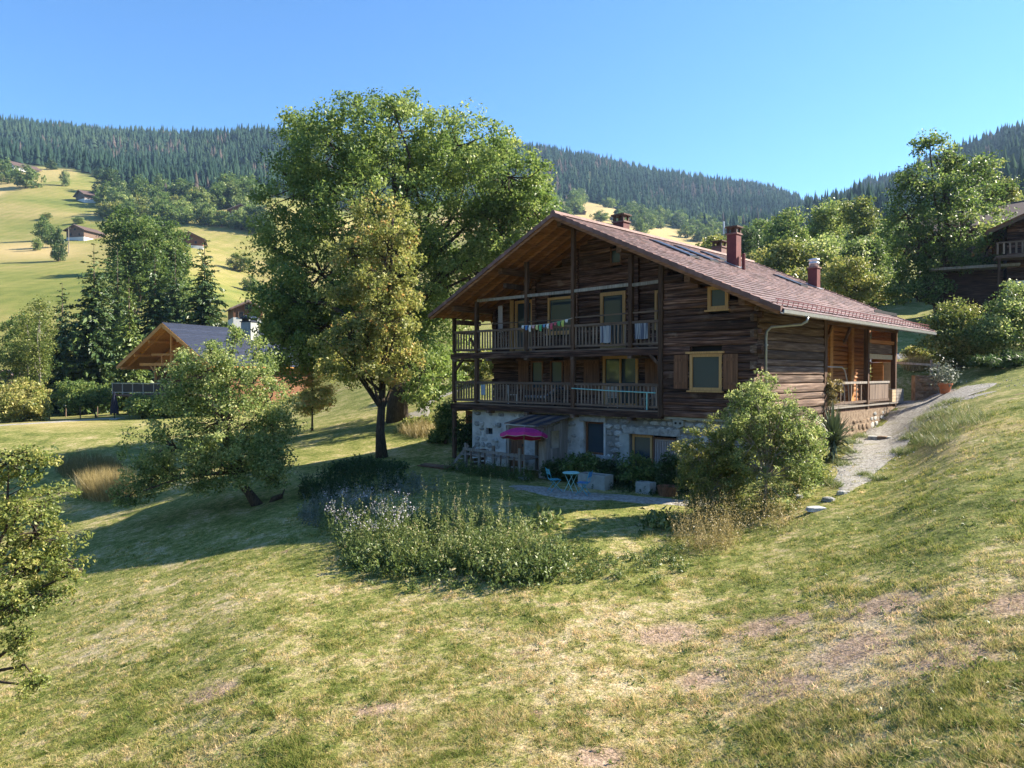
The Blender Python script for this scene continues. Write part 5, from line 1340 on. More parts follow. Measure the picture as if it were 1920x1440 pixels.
# chalet at the right edge
q = on_ground(1915, 52); rc = gabled('hillside_chalet', 'dark log chalet with balcony and garage partly cut off at the right edge', (q[0]+4.6, q[1], q[2]+1.2), math.radians(-28), 9.5, 10, 6.4, math.radians(24), 'log_x', 'shutter', 1.5, (2.2, 'white'), courses=1)
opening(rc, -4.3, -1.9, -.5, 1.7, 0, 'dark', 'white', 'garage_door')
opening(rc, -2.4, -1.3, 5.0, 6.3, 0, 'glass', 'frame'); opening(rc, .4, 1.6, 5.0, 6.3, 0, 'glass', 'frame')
MB().box(-5.6, 5, -1.6, -.02, 3.75, 3.95).build('balcony_floor', M['rail'], rc); MB().beam((-5.6, -1.55, 4.9), (5, -1.55, 4.9), .1, .1).build('balcony_rail', M['rail'], rc)
for i in range(28): link('baluster', base_bal, rc, loc=(-5.5+i*.38, -1.55, 4.05), scale=(2, 1, 1.05))
for x in (-5.4, -1.5, 2.5): MB().beam((x, -1.5, -.5), (x, -1.5, 3.75), .18, .18).build('post', M['post'], rc)
box('lower_wing', M['log_x'], rc, -9.2, -4.9, .6, 8, -3.0, 3.2); box('wing_base', M['white'], rc, -9.25, -4.9, .5, 8, -6.0, -1.0)
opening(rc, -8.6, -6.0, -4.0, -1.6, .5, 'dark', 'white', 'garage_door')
MB().box(-9.8, -4.0, -.7, 3.0, 3.25, 3.45).build('deck', M['pale'], rc)
rc2 = on_ground(1925, 75)
gabled('upper_chalet', 'dark roof of another chalet higher up at the right edge', (rc2[0]+1.5, rc2[1], rc2[2]), math.radians(35), 11, 10, 6.8, math.radians(24), 'log_x', 'soot', 1.3)

# small things on the left lawn
ub = ground_px(214, 787, 50, 90)
cu = thing('closed_parasol', 'closed dark navy parasol standing on the far left lawn', 'parasol', tuple(ub))
MB().tube([(0, 0, 0), (0, 0, 2.7)], .04, 8).build('pole', M['iron'], cu)
prof_ = [(.05, 2.68), (.16, 2.3), (.27, 1.7), (.36, 1.0), (.40, .62)]
m_ = MB()
vs, fs = [], []
for i, (rr_, zz) in enumerate(prof_):
    for k in range(16): a_ = k*math.pi/8; q_ = rr_*(1 if k % 2 else .62); vs.append((q_*math.cos(a_), q_*math.sin(a_), zz - (.12 if k % 2 and i == 4 else 0)))
for i in range(4):
    fs += [(i*16+k, i*16+(k+1)%16, (i+1)*16+(k+1)%16, (i+1)*16+k) for k in range(16)]
m_.add(vs, fs); m_.build('canopy', M['navy'], cu); MB().lathe([(.45, 0), (.45, .08), (.06, .12)], 12).build('foot', M['concrete'], cu)
sp_ = ground_px(123, 782, 50, 90)
sgn = thing('signpost', 'thin post with small white box at the edge of the left lawn', 'post', tuple(sp_))
MB().beam((0, 0, -.3), (0, 0, 2.1), .08, .08).build('post', M['rail'], sgn); MB().box(-.22, .06, -.14, -.04, 1.3, 1.95).build('box', M['white'], sgn)
for k, px in enumerate((92, 150, 182)):
    f_ = ground_px(px, 788-k*3, 50, 95); ff = thing('fence_post', ['leftmost low fence post at the edge of the left lawn', 'low fence post right of the signpost on the left lawn', 'low fence post nearest the closed parasol'][k], 'post', tuple(f_), 0, 'fence posts along the left lawn'); MB().beam((0, 0, -.2), (0, 0, 1.1), .08, .08).build('stake', M['rail'], ff); MB().box(-.055, .055, -.055, .055, 1.1, 1.14).build('cap', M['zinc'], ff)
up_ = on_ground(131, 300)
upo = thing('utility_pole', 'tall thin utility pole on the hillside meadow behind the spruces', 'pole', tuple(up_))
MB().tube([(0, 0, -.5), (0, 0, 11)], [.17, .11], 6).build('pole', M['pale'], upo); MB().beam((-.8, 0, 10.4), (.8, 0, 10.4), .12, .12).build('crossarm', M['pale'], upo)

for k, (px, py, w) in enumerate(((1664, 824, 1.5),)):
    g_ = ground_px(px, py, 15, 60); s_ = thing('stone_step', ['lower stone step across the gravel path beside the pier', ''][k], 'step', tuple(g_), HROT + .15)
    for i in range(4): MB().box(-w/2+i*w/4+.01, -w/2+(i+1)*w/4-.01, -.16, .2, -.2, .10+.015*(i % 2)).build('slab', M['brownstone' if i % 2 else 'stone'], s_)

# ================================================================ trees
wb = on_ground(745, 50)
tree('walnut_tree', 'huge broad-crowned walnut tree towering behind the left side of the farmhouse', 'tree', wb,
     plobes(50, [(740,262,150,72),(630,285,95,76),(855,285,105,72),(945,345,88,78),(565,365,80,85),(700,400,150,120),(850,410,130,120),(985,400,55,75),(530,475,58,80),
                 (610,520,100,110),(760,540,130,110),(880,520,80,80),(545,590,60,75),(640,650,90,70),(790,640,80,80),(930,450,70,80),(740,208,36,18),(570,240,32,24),(800,700,60,60),(545,655,58,60),(520,560,45,70),(590,610,80,80)], 1.1, 2.5, 4),
     .62, 1500, 94, .235, 'leaf_walnut', .86, seed=2, twig=420, up=.55, inner=.5, tone=.48, spread=.24,
     trunk=[wb + [0, 0, -.3], wb + [0, 0, 3], wb + [.2, 0, 6.5], wb + [.1, .2, 10], wb + [0, 0, 14.5], wb + [-.3, 0, 18]])
pbs = on_ground(716, 38)
tree('pear_tree', 'tall yellowing pear tree in front of the huge walnut, left of the farmhouse', 'tree', pbs,
     plobes(38, [(738,400,30,38),(690,415,38,42),(735,460,58,50),(665,480,50,42),(712,525,66,44),(650,560,50,36),(762,560,30,36),(728,600,70,46),(660,640,62,44),(632,690,42,28),(752,668,44,42),(690,700,66,34),(612,640,26,24)], .8, 1.2, 5),
     .26, 380, 62, .17, 'leaf_pear', .46, seed=3, twig=260, inner=.3, tone=.5,
     trunk=[pbs + [0, 0, -.3], pbs + [-.1, 0, 1.4], pbs + [0, 0, 3.0], pbs + [.1, .1, 6], pbs + [.5, 0, 9.5], pbs + [.6, 0, 12.6]])
abs_ = ground_px(484, 946, 20, 40)
ya = abs_[1]
tree('apple_tree', 'leaning old apple tree with wide drooping crown on the shaded lawn', 'tree', abs_,
     plobes(ya, [(400,700,75,50),(470,725,78,65),(345,735,55,60),(420,790,125,75),(505,800,52,75),(330,840,80,60),(285,895,55,36),(240,930,32,22),(390,880,85,45),(460,860,80,50),(500,870,50,40),
                 (440,640,10,30),(395,660,9,28),(482,655,9,26),(350,672,8,22),(510,700,10,30),(420,668,9,25)], 1.0, 1.0, 6),
     .20, 640, 62, .118, 'leaf_apple', .42, seed=4, twig=300, inner=.3, tone=.62,
     trunk=[abs_ + [.1, 0, -.3], at(466, 925, ya), at(445, 900, ya), at(430, 850, ya+.2), at(420, 790, ya), at(410, 720, ya)])
st_ = thing('tree_stump', 'cut stump beside the leaning apple tree base', 'stump', tuple(abs_ + [.45, 0, 0])); MB().tube([(0,0,-.2),(.15,0,.22),(.5,0,.35)], [.14,.12,.11], 8).build('log', M['bark'], st_); MB().tube([(.5,0,.33),(.62,.02,.62)], [.05,.02], 5).build('shoot', M['bark'], st_)
ylf = 13.0
lb = on_ground(-75, ylf)
tree('young_apple_tree', 'light-green fruit tree with hanging branches at the left edge of the foreground', 'tree', lb,
     plobes(ylf, [(15,870,70,36),(85,935,60,30),(30,960,75,45),(60,1010,80,35),(115,1055,55,26),(25,1070,60,35),(135,1075,34,16),(60,1115,60,28),(15,1140,50,30),(-60,950,90,130),(-70,1130,80,120),(28,1200,24,30),(40,1250,20,28),(60,1290,16,20)], 1.0, .7, 8),
     .10, 360, 50, .066, 'leaf_light', .17, seed=5, twig=300, inner=.2, tone=.5,
     trunk=[lb + [0, 0, -.3], at(-60, 1200, ylf), at(-55, 1080, ylf), at(-50, 980, ylf), at(-40, 880, ylf)])
gb = ground_px(1435, 962, 14, 24); yb = gb[1]
rs = random.Random(21)
def shoots(x0, x1, top, bot, n, w=9):
    """upright whippy shoots between two columns"""
    o = []
    for i in range(n):
        px = x0 + (x1-x0)*(i+rs.uniform(.1, .9))/n; t_ = (px-x0)/(x1-x0)
        tp_ = top(t_) + rs.uniform(-12, 26); h_ = rs.uniform(40, 85)
        o.append((px, tp_+h_, w*rs.uniform(.8, 1.5), h_))
    return o
tree('tall_shrub', 'tall airy green shrub in front of the right end of the farmhouse', 'shrub', gb,
     plobes(yb, [(1425,830,40,40),(1475,850,45,45),(1430,880,75,50),(1510,880,36,40),(1430,925,90,40),(1385,885,36,50)] + shoots(1358, 1540, lambda t: 690+110*abs(t-.38)**1.1*1.5, 0, 40, 8), 1.0, .5, 9),
     .05, 800, 40, .095, 'leaf_apple', .19, seed=6, twig=330, inner=.15, tone=.66, aspect=.34, bark='palebark')
gb2 = ground_px(1335, 968, 14, 24)
tree('bright_shrub', 'smaller yellow-green shrub left of the tall airy shrub', 'shrub', gb2,
     plobes(gb2[1], [(1335,885,34,38),(1315,905,40,36),(1365,905,36,38),(1340,945,50,28)] + shoots(1275, 1395, lambda t: 782+60*abs(t-.35), 0, 24, 7), 1.0, .4, 10),
     .04, 420, 40, .095, 'leaf_light', .18, seed=7, twig=200, inner=.15, tone=.55, aspect=.36, bark='palebark')
gb3 = ground_px(1535, 905, 14, 30)
tree('leafy_shrub', 'low bright green leafy plant beside the gravel path under the yucca', 'shrub', gb3, plobes(gb3[1], [(1520,880,26,20),(1500,905,30,18),(1545,895,20,16)], 1, .2, 3), .02, 90, 40, .09, 'leaf_light', .2, seed=8, twig=30, bark='palebark')
# big maple on the right and the wood behind the roof
mb_ = on_ground(1765, 57)
tree('maple_tree', 'tall open-crowned tree behind the right end of the roof beside the hillside chalet', 'tree', mb_,
     plobes(57, [(1740,276,36,15),(1768,300,26,18),(1822,325,58,36),(1715,345,48,34),(1770,375,70,40),(1850,375,40,42),(1700,410,46,44),(1800,430,80,45),(1865,445,38,30),(1705,480,52,44),(1770,490,60,38),(1850,500,42,26),(1690,540,30,26),(1740,540,40,24)], .9, 2, 11),
     .42, 430, 52, .24, 'leaf_mid', .72, seed=12, twig=300, inner=.35, tone=.5,
     trunk=[mb_ + [0, 0, -.3], mb_ + [-.1, 0, 2], mb_ + [.2, 0, 5], mb_ + [.5, 0, 9], mb_ + [-.6, 0, 13.2]])
BK = [('dense round tree behind the tall red chimney', 1475, 432, 58, 44, 95, 'leaf_mid', .55), ('broad pale-green tree top right of the tall red chimney', 1562, 425, 44, 46, 100, 'leaf_mid', .75),
      ('upright light tree left of the tall open-crowned tree', 1618, 420, 40, 52, 92, 'leaf_light', .45), ('bright bushy tree just above the roof right of the chimney', 1470, 490, 62, 36, 76, 'leaf_light', .6),
      ('bushy willow-like tree behind the silver-capped chimney', 1548, 485, 56, 44, 78, 'leaf_apple', .7), ('grey-green tree between the silver-capped chimney and the tall tree', 1625, 490, 46, 50, 74, 'leaf_apple', .5),
      ('small yellow-green tree peeping over the roof left of the chimney', 1340, 468, 32, 20, 70, 'leaf_light', .6), ('dark conifer-like tree behind the chimney top', 1400, 462, 24, 40, 120, 'leaf_dark', .6),
      ('light tree behind the tall tree near the upper chalet', 1880, 365, 34, 24, 85, 'leaf_light', .5), ('tree at the edge of the wood left of the roof gap', 1430, 440, 26, 30, 130, 'leaf_mid', .5),
      ('leafy tree behind the trunk of the tall open-crowned tree', 1665, 470, 40, 70, 82, 'leaf_mid', .5), ('dark green tree behind the grey barn roof', 1590, 545, 45, 30, 84, 'leaf_dark', .6)]
for k, (lab, px, py, rx, ry, y, lm, tn) in enumerate(BK):
    b_ = on_ground(px, y)
    rr = random.Random(k)
    lob = [(px+rr.uniform(-.5,.5)*rx, py+rr.uniform(-.45,.9)*ry, rx*rr.uniform(.4,.65), ry*rr.uniform(.4,.65)) for _ in range(6)] + [(px, py-ry*.45, rx*.5, ry*.5), (px, py+ry*1.2, rx*.9, ry*.9)]
    tree('woodland_tree', lab, 'tree', b_, plobes(y, lob, 1, 1.5, k),   .22, 230, 44, .36 if y > 85 else .30, lm, 1.0, seed=40+k, twig=60, inner=.45, tone=tn, group='trees behind the farmhouse roof')
fb = on_ground(1600, 60)
tree('fruit_tree', 'yellow-green fruit tree behind the roof right of the silver-capped chimney', 'tree', fb, plobes(60, [(1590,505,40,24),(1570,520,26,20),(1625,535,38,18),(1650,552,34,16),(1600,545,40,20)], 1, 1, 4), .14, 220, 44, .2, 'leaf_light', .6, seed=60, twig=80, tone=.65)
# shrubs on the right bank
for k, (nm, lab, px, row, y, lob, lm, tn, ls) in enumerate((
    ('round_shrub', 'rounded shrub with bright yellow-green top at the end of the roof', 1790, 690, 42, [(1790,590,34,26),(1770,615,34,30),(1815,620,36,34),(1790,650,55,36),(1840,650,30,26)], 'leaf_light', .5, .17),
    ('large_shrub', 'big grey-green shrub in front of the chalet at the right edge', 1880, 695, 40, [(1885,590,38,36),(1910,560,30,40),(1860,625,42,32),(1900,640,45,30),(1940,620,40,50)], 'leaf_apple', .55, .15),
    ('daylily_clump', 'dark strappy-leaved clump below the big shrub on the right bank', 1880, 700, 38, [(1850,680,32,12),(1890,676,36,14),(1925,672,26,14)], 'leaf_dark', .7, .3),
    ('small_bush', 'small bright green bush on the slope behind the porch end', 1712, 672, 44, [(1710,662,14,9),(1728,668,14,7)], 'leaf_light', .8, .14))):
    b_ = on_ground(px, y)
    tree(nm, lab, 'shrub', b_, plobes(y, lob, 1, .6, k), .08, 300 if k < 2 else 90, 46, ls, lm, .55 if k < 2 else .3, seed=70+k, twig=60, inner=.4, tone=tn, aspect=.55 if k != 2 else .14)
# house-front plants
for k, (nm, lab, lx, ly, sx, sz, lm, tn) in enumerate((
    ('potted_shrub', 'green shrub growing in front of the ground-floor window', -2.9, -1.2, .75, .75, 'leaf_mid', .5), ('climbing_shrub', 'leafy shrub beside the glazed ground-floor door', -.5, -.9, .75, .8, 'leaf_mid', .55),
    ('dark_bush', 'dark low bush between the stone window and the glazed door', -1.9, -.7, .6, .55, 'leaf_dark', .5), ('flowering_bush', 'bush with pale blooms at the curtained ground-floor window', .9, -.7, .55, .8, 'leaf_dark', .7),
    ('left_creeper', 'dark creeper covering the shed at the left end of the stone wall', -11.9, .5, .7, 1.3, 'leaf_dark', .4), ('lavender_bush', 'greyish bush at the foot of the lean-to plank', -4.2, -1.3, .6, .45, 'leaf_dark', .6))):
    wx, wy = house_world(lx, ly); z_ = Hs(wx, wy)
    tree(nm, lab, 'shrub', (wx, wy, z_), [(wx, wy, z_+sz*.9, sx, sx*.7, sz*.8), (wx+.3, wy-.2, z_+sz*.6, sx*.7, sx*.6, sz*.6)], .04, 90, 42, .12, lm, .26, seed=90+k, twig=40, inner=.3, tone=tn)
# yucca
yg = ground_px(1562, 850, 20, 34); yg = at(1562, 800, 27.5); yg[2] = Hs(yg[0], yg[1])
yu = thing('yucca_plant', 'spiky yucca with sword leaves at the foot of the porch post', 'plant', tuple(yg))
r_ = np.random.default_rng(5); m_ = MB()
for k in range(210):
    an = r_.uniform(0, 6.28); el = r_.uniform(-.5, 1.35); ln = r_.uniform(.9, 1.5); zc = r_.uniform(.3, .95)
    d_ = Vector((math.cos(an)*math.cos(el), math.sin(an)*math.cos(el), math.sin(el))); s_ = Vector((-math.sin(an), math.cos(an), 0))*.045
    o_ = Vector((0, 0, zc)); mid = o_ + d_*ln*.55; tip = o_ + d_*ln + Vector((0, 0, -.12 if el < .6 else 0))
    m_.add([o_ - s_*.6, o_ + s_*.6, mid + s_, mid - s_, tip], [(0,1,2,3), (3,2,4)])
me = m_.mesh('leaves', M['yucca']); a_ = me.attributes.new('tint', 'FLOAT', 'POINT'); a_.data.foreach_set('value', np.repeat(r_.uniform(.1, 1, 210), 5).astype(np.float32))
link('leaves', me, yu); MB().tube([(0,0,-.2),(0,0,.5),(.03,0,.95)], [.12,.1,.07], 8).build('stem', M['bark'], yu)
# creeper with dried seed heads on the porch post
wx, wy = house_world(3.95, 6.5)
tree('vine', 'reddish dry vine climbing the thick corner post of the porch', 'vine', (wx, wy, Hs(wx, wy)), [(wx, wy, -.9, .22, .22, 1.0), (wx+.5, wy+.5, -.7, .28, .28, .6)], .03, 60, 30, .10, 'dryweed', .16, seed=111, twig=20, tone=.35)

# ---- left: spruces, birches and bushes beyond the lawn
for k, (lab, px, y, top, rad, mt, gap) in enumerate((
    ('dark tall spruce nearest the white birch stems', 178, 92, 452, 5.4, 'needle', .03), ('pale green slender conifer in front of the dark spruces', 243, 84, 515, 2.6, 'needle_light', .05),
    ('tall spruce just left of the chalet ridge', 292, 98, 470, 4.8, 'needle', .05), ('broad dark spruce behind the chalet roof', 385, 100, 440, 5.6, 'needle', .03),
    ('spruce peak between the pale conifer and the chalet ridge', 330, 112, 455, 4.4, 'needle', .05), ('short bushy spruce at the left behind the birches', 118, 96, 525, 3.6, 'needle', .02), ('narrow spruce partly behind the dark tall spruce', 222, 104, 460, 4.2, 'needle', .04))):
    spruce(lab, px, y, top, rad, 200+k, mt, group='spruces behind the slate-roofed chalet', gap=gap)
def birch(lab, px, y, top, k):
    b_ = on_ground(px, y)
    tree('birch_tree', lab, 'tree', b_, plobes(y, [(px, top+30, 16, 30), (px+8, top+70, 22, 34), (px-10, top+100, 20, 30), (px+4, top+130, 16, 22)], 1, .5, k), .13, 120, 44, .22, 'leaf_light', .8, 'palebark', seed=220+k, twig=60, tone=.35, inner=.2)
birch('slim white-stemmed birch at the left, the taller of two', 75, 80, 560, 1); birch('slim white-stemmed birch at the left, the shorter of two', 52, 82, 580, 2)
for k, (nm, lab, px, row, y, lob, lm, tn) in enumerate((
    ('yellow_bush', 'bright yellow-green bush at the far left edge of the lawn', 40, 770, 70, [(35,745,45,38),(20,775,40,22),(65,765,30,25)], 'leaf_light', .85), ('edge_tree', 'dark green tree at the left edge above the bushes', 25, 700, 84, [(20,650,45,45),(50,620,40,40),(10,690,40,40),(60,680,40,45)], 'leaf_mid', .5),
    ('lawn_edge_bush', 'green bush behind the closed parasol at the lawn edge', 180, 765, 76, [(150,752,26,16),(178,740,22,20),(140,735,28,24)], 'leaf_mid', .6), ('deck_bush', 'leafy bush below the chalet deck railing', 265, 765, 70, [(275,762,30,15),(305,767,28,13),(258,755,14,12)], 'leaf_mid', .7),
    ('tree_by_chalet', 'yellowing small tree between the apple tree and the pear tree', 585, 740, 52, [(585,700,30,30),(600,745,35,26),(575,760,30,20)], 'leaf_pear', .7), ('garden_shrub', 'green shrub on the lawn behind the pear trunk', 770, 790, 46, [(775,800,26,14),(800,795,24,12)], 'leaf_light', .7),
    ('shade_shrub', 'dark shrub in shade at the foot of the pear tree', 690, 890, 34, [(680,880,45,18),(730,885,30,14),(650,890,30,14)], 'leaf_dark', .5), ('back_hedge', 'sunlit hedge seen under the upper balcony at the left', 860, 700, 62, [(870,690,40,26),(910,680,36,30),(830,690,30,24),(950,690,30,24)], 'leaf_light', .6),
    ('left_wall_bush', 'bush beside the left corner of the farmhouse', 835, 800, 41, [(838,790,20,34),(825,830,20,24)], 'leaf_mid', .55))):
    b_ = on_ground(px, y)
    tree(nm, lab, 'shrub', b_, plobes(y, lob, 1, .8, k), .07, 210, 40, .26 if y > 60 else .15, lm, .6 if y > 60 else .35, seed=240+k, twig=40, inner=.35, tone=tn)

for k, (lab, px, y, lob) in enumerate((
    ('big round-topped leafy tree behind the dark spruces', 250, 128, [(250,425,48,34),(225,455,34,34),(275,455,40,36),(250,490,52,40),(245,540,50,44),(280,520,40,40)]),
    ('leafy tree between the round-topped tree and the open-fronted barn', 318, 135, [(315,450,34,34),(335,480,30,34),(310,500,40,40),(325,545,40,44)]))):
    b_ = on_ground(px, y); tree('leafy_tree', lab, 'tree', b_, plobes(y, lob, 1, 2, k), .3, 300, 44, .5, 'leaf_mid', 1.3, seed=260+k, twig=60, inner=.4, tone=.35)

# ---- trees on the hillside: shared crowns, each tree its own object
def crown_var(seed, lm, ncl=95, nlf=30, tone=.5):
    r = np.random.default_rng(seed)
    lob = [(0, 0, .58, .36, .36, .30), (.15, .1, .45, .34, .34, .28), (-.18, 0, .42, .32, .32, .28), (0, -.15, .26, .40, .36, .22), (.05, .1, .80, .2, .2, .16), (0, .1, .2, .4, .4, .18)]
    C, k, d = clump_points(lob, ncl, r, .5); ci = np.repeat(np.arange(ncl), nlf); n = ncl*nlf
    P = C[ci] + unit(r.normal(size=(n, 3)))*(r.uniform(0, 1, n)**.5)[:, None]*.11
    P[:, 2] = np.maximum(P[:, 2], .02)
    return np_mesh('crown', *leaves(P, np.full(n, .062), r, .5, d[ci]*.6, .7, tint=tone+.22*r.normal(size=ncl)[ci]+.15*r.normal(size=n))[:2], M[lm], leaves(P, np.full(n, .062), r, .5, d[ci]*.6, .7, tint=tone+.22*r.normal(size=ncl)[ci]+.15*r.normal(size=n))[2])
CV = [crown_var(300+i, ('leaf_mid', 'leaf_mid', 'leaf_dark', 'leaf_light', 'leaf_apple')[i % 5]) for i in range(5)]
TV = MB().tube([(0,0,-.12),(0,0,.2),(.02,0,.7)], [.035,.028,.01], 6).mesh('trunk', M['bark'])
def far_tree(label, px, row, wpx, hpx, y, v, group=None):
    b_ = on_ground(px, y); hm = hpx/F*y; wm = wpx/F*y
    t = thing('hillside_tree', label, 'tree', tuple(b_), random.uniform(0, 6), group)
    for nm, me in (('trunk', TV), ('crown', CV[v])): link(nm, me, t, scale=(wm*.95, wm*.95, hm))
HT = [('round tree with long shadow in the meadow at the far left', 85, 405, 40, 48, 345, 0), ('small tree just below the round meadow tree', 98, 455, 32, 44, 320, 0), ('lone bushy tree right of the utility pole', 112, 490, 36, 64, 270, 2),
      ('tiny tree left of the pale mown strip', 72, 470, 22, 26, 310, 4), ('broad clump of foliage behind the spruces', 262, 430, 95, 95, 235, 1), ('leafy tree top behind the broad spruce', 318, 440, 60, 70, 250, 3),
      ('bush beside the open-fronted barn', 338, 442, 26, 22, 345, 4), ('bush in the meadow left of the huge walnut', 452, 475, 52, 36, 300, 3), ('bush on the meadow rim below the walnut crown', 470, 508, 40, 30, 260, 0),
      ('tree clump at the far left edge of the dry pasture', 18, 345, 44, 48, 520, 1), ('wide green tree at the left end of the pasture', 52, 350, 56, 46, 500, 0), ('round tree alone on the crest of the pasture', 100, 318, 26, 20, 590, 2),
      ('slender tree beside the dark-roofed hut', 126, 342, 20, 32, 520, 4), ('round dark tree on the pasture crest right', 208, 332, 30, 26, 560, 2), ('pale tree on the crest left of the round dark tree', 184, 326, 18, 16, 580, 4),
      ('grey-green tree below the gabled farmhouse', 454, 405, 46, 42, 400, 4), ('small bush above the brown hillside barn', 150, 385, 26, 14, 400, 4), ('small bush in the meadow left of the barn', 90, 376, 22, 14, 410, 3)]
for (lab, px, row, w, h, y, v) in HT: far_tree(lab, px, row, w, h, y, v)
rb = random.Random(8)
for i in range(74):                                       # belt of trees above the meadow
    px = rb.uniform(195, 500); y = rb.uniform(395, 520)
    far_tree('leafy tree in the belt between the hillside meadow and the spruce forest', px, 0, rb.uniform(38, 66), rb.uniform(30, 50), y, rb.choice((0, 1, 0, 3, 2, 4)), 'belt of trees above the meadow')
for i in range(130):                                       # mixed trees on the far middle slope
    px = rb.uniform(1030, 1450); y = rb.uniform(520, 830)
    rw_ = HY - F*Hs((px-CX)/F*y, y)/y
    if (1045 < px < 1180 and 382 < rw_ < 412 and rb.random() < .85) or (1215 < px < 1280 and 432 < rw_ < 450): continue
    far_tree('leafy tree in the mixed wood on the far slope above the roof', px, 0, rb.uniform(22, 40), rb.uniform(20, 34), y, rb.choice((0, 1, 2, 2, 0)), 'mixed wood on the far slope')
for i in range(60):                                       # lower right slope
    px = rb.uniform(1290, 1930); y = rb.uniform(120, 240)
    far_tree('leafy tree on the wooded right slope behind the neighbouring roofs', px, 0, rb.uniform(50, 85)*150/y, rb.uniform(45, 80)*150/y, y, rb.choice((0, 1, 3, 0, 1)), 'woods on the right slope')

# ---- spruce forest on the ridges: one mass
r_ = np.random.default_rng(42)
NF = 110000
lu = r_.uniform(UG[0]*.93, UG[-1]*.72, NF); ly_ = np.sqrt(r_.uniform(230**2, 1950**2, NF))
fx_ = lu*ly_; fln = forest_line(lu)
keep = (ly_ > fln * (1 + .10*(fbm(fx_*.012, ly_*.012, 51)-.5)*2))
# crest limit: trees far behind the crest are never seen
row_ = HY - F*(H(fx_, ly_)+20)/ly_
crest = np.full(200, 9999.0); bi_ = np.clip(((lu-UG[0])/(UG[-1]-UG[0])*200).astype(int), 0, 199)
np.minimum.at(crest, bi_, row_)
order = np.argsort(ly_); run = np.full(200, 9999.0); vis = np.zeros(NF, bool)
for i in order:
    b_ = bi_[i]
    if row_[i] < run[b_] + 12: vis[i] = True
    if row_[i] < run[b_]: run[b_] = row_[i]
# thin out the nearest part so that spacing stays natural
keep &= vis & (r_.uniform(0, 1, NF) < np.clip(ly_/800, .35, 1)) & (fbm(fx_*.035, ly_*.035, 55, 3) > .36)
fx_, fy_ = fx_[keep], ly_[keep]; fz_ = H(fx_, fy_)
nf = len(fx_)
if nf > 22000:
    s_ = r_.choice(nf, 22000, replace=False); fx_, fy_, fz_ = fx_[s_], fy_[s_], fz_[s_]; nf = 22000
hh_ = (6 + 17*r_.uniform(0, 1, nf)**1.3)*(.8+.4*fbm(fx_*.02, fy_*.02, 61)); rr_ = hh_*np.where(r_.uniform(0, 1, nf) < .25, r_.uniform(.28, .42, nf), r_.uniform(.15, .25, nf)); hh_ = np.where(rr_ > hh_*.27, hh_*.75, hh_)
tiers = [(.05, .62, 1.0), (.36, .84, .70), (.62, 1.03, .42)]
Vs, Fs, off = [], [], 0
tv_, tf_ = [], []
for z0_, z1_, q_ in tiers:
    o_ = len(tv_)
    for k in range(6):
        a_ = k*math.pi/3 + z0_*5; j_ = 1.0 if k % 2 else .68
        tv_.append((math.cos(a_)*q_*j_, math.sin(a_)*q_*j_, z0_ - (.03 if k % 2 else 0)))
    tv_.append((0, 0, z1_)); tf_ += [(o_+k, o_+(k+1) % 6, o_+6) for k in range(6)]
tv_ = np.array(tv_); tf_ = np.array(tf_)
ph = r_.uniform(0, 6.28, nf); c_, s_ = np.cos(ph), np.sin(ph)
jit = 1 + .22*r_.uniform(-1, 1, (nf, len(tv_)))
X_ = (tv_[None, :, 0]*c_[:, None] - tv_[None, :, 1]*s_[:, None])*rr_[:, None]*jit; Y_ = (tv_[None, :, 0]*s_[:, None] + tv_[None, :, 1]*c_[:, None])*rr_[:, None]*jit
Vv = np.stack([X_+fx_[:, None], Y_+fy_[:, None], tv_[None, :, 2]*hh_[:, None]+fz_[:, None]-.5], -1).reshape(-1, 3)
Qq = (tf_[None] + (np.arange(nf)*len(tv_))[:, None, None]).reshape(-1, 3)
tn = np.clip(.42+.17*r_.normal(size=nf)+1.6*(fbm(fx_*.008, fy_*.008, 57, 3)-.5), 0, .88)
dead = (fbm(fx_*.02, fy_*.02, 71, 3) > .69) & (r_.uniform(0, 1, nf) < .6); tn[dead] = 1.0
fo = link('spruce_forest', np_mesh('spruce_forest', Vv, Qq, M['needle_far'], np.repeat(tn, len(tv_)), smooth=True), stuff=True)
tag(fo, 'dark spruce forest covering the upper slopes and ridges', 'forest')

# ================================================================ garden bed, weeds, lawn grass
def scatter_px(n, cx, cy, rx, ry, r, ymin=8, ymax=60, gauss=False):
    out = []
    for _ in range(n):
        while True:
            a, b = (r.normal()*.5, r.normal()*.5) if gauss else (r.uniform(-1, 1), r.uniform(-1, 1))
            if a*a + b*b < 1: break
        out.append(ground_px(cx+a*rx, cy+b*ry, ymin, ymax))
    return np.array(out)
r_ = np.random.default_rng(9)
def stuffobj(name, arr, mat, label, cat):
    o = link(name, np_mesh(name, arr[0], arr[1], M[mat], arr[2]), stuff=True); tag(o, label, cat); return o
P1 = np.concatenate([scatter_px(620, 830, 1030, 190, 52, r_), scatter_px(150, 970, 1065, 110, 36, r_)])
stuffobj('garden_weeds', joinv([herbs(P1, r_.uniform(.3, 1.0, len(P1))*r_.uniform(.75, 1.25, len(P1)), r_, .085, 34, .32), herbs(scatter_px(90, 800, 1000, 170, 36, r_), r_.uniform(1.0, 1.6, 90), r_, .055, 46, .08, .75, .15)]), 'herb', 'sunlit overgrown bed of tall weeds and herbs in the middle of the lawn', 'weeds')
P2 = np.concatenate([scatter_px(170, 700, 1010, 85, 40, r_), scatter_px(50, 640, 990, 50, 22, r_)])
stuffobj('phlox_flowers', joinv([herbs(P2, r_.uniform(.7, 1.15, len(P2)), r_, .07, 26, .12, .35, .2), ]), 'herb', 'leafy stems of the pale flowering border at the left of the garden bed', 'flowers')
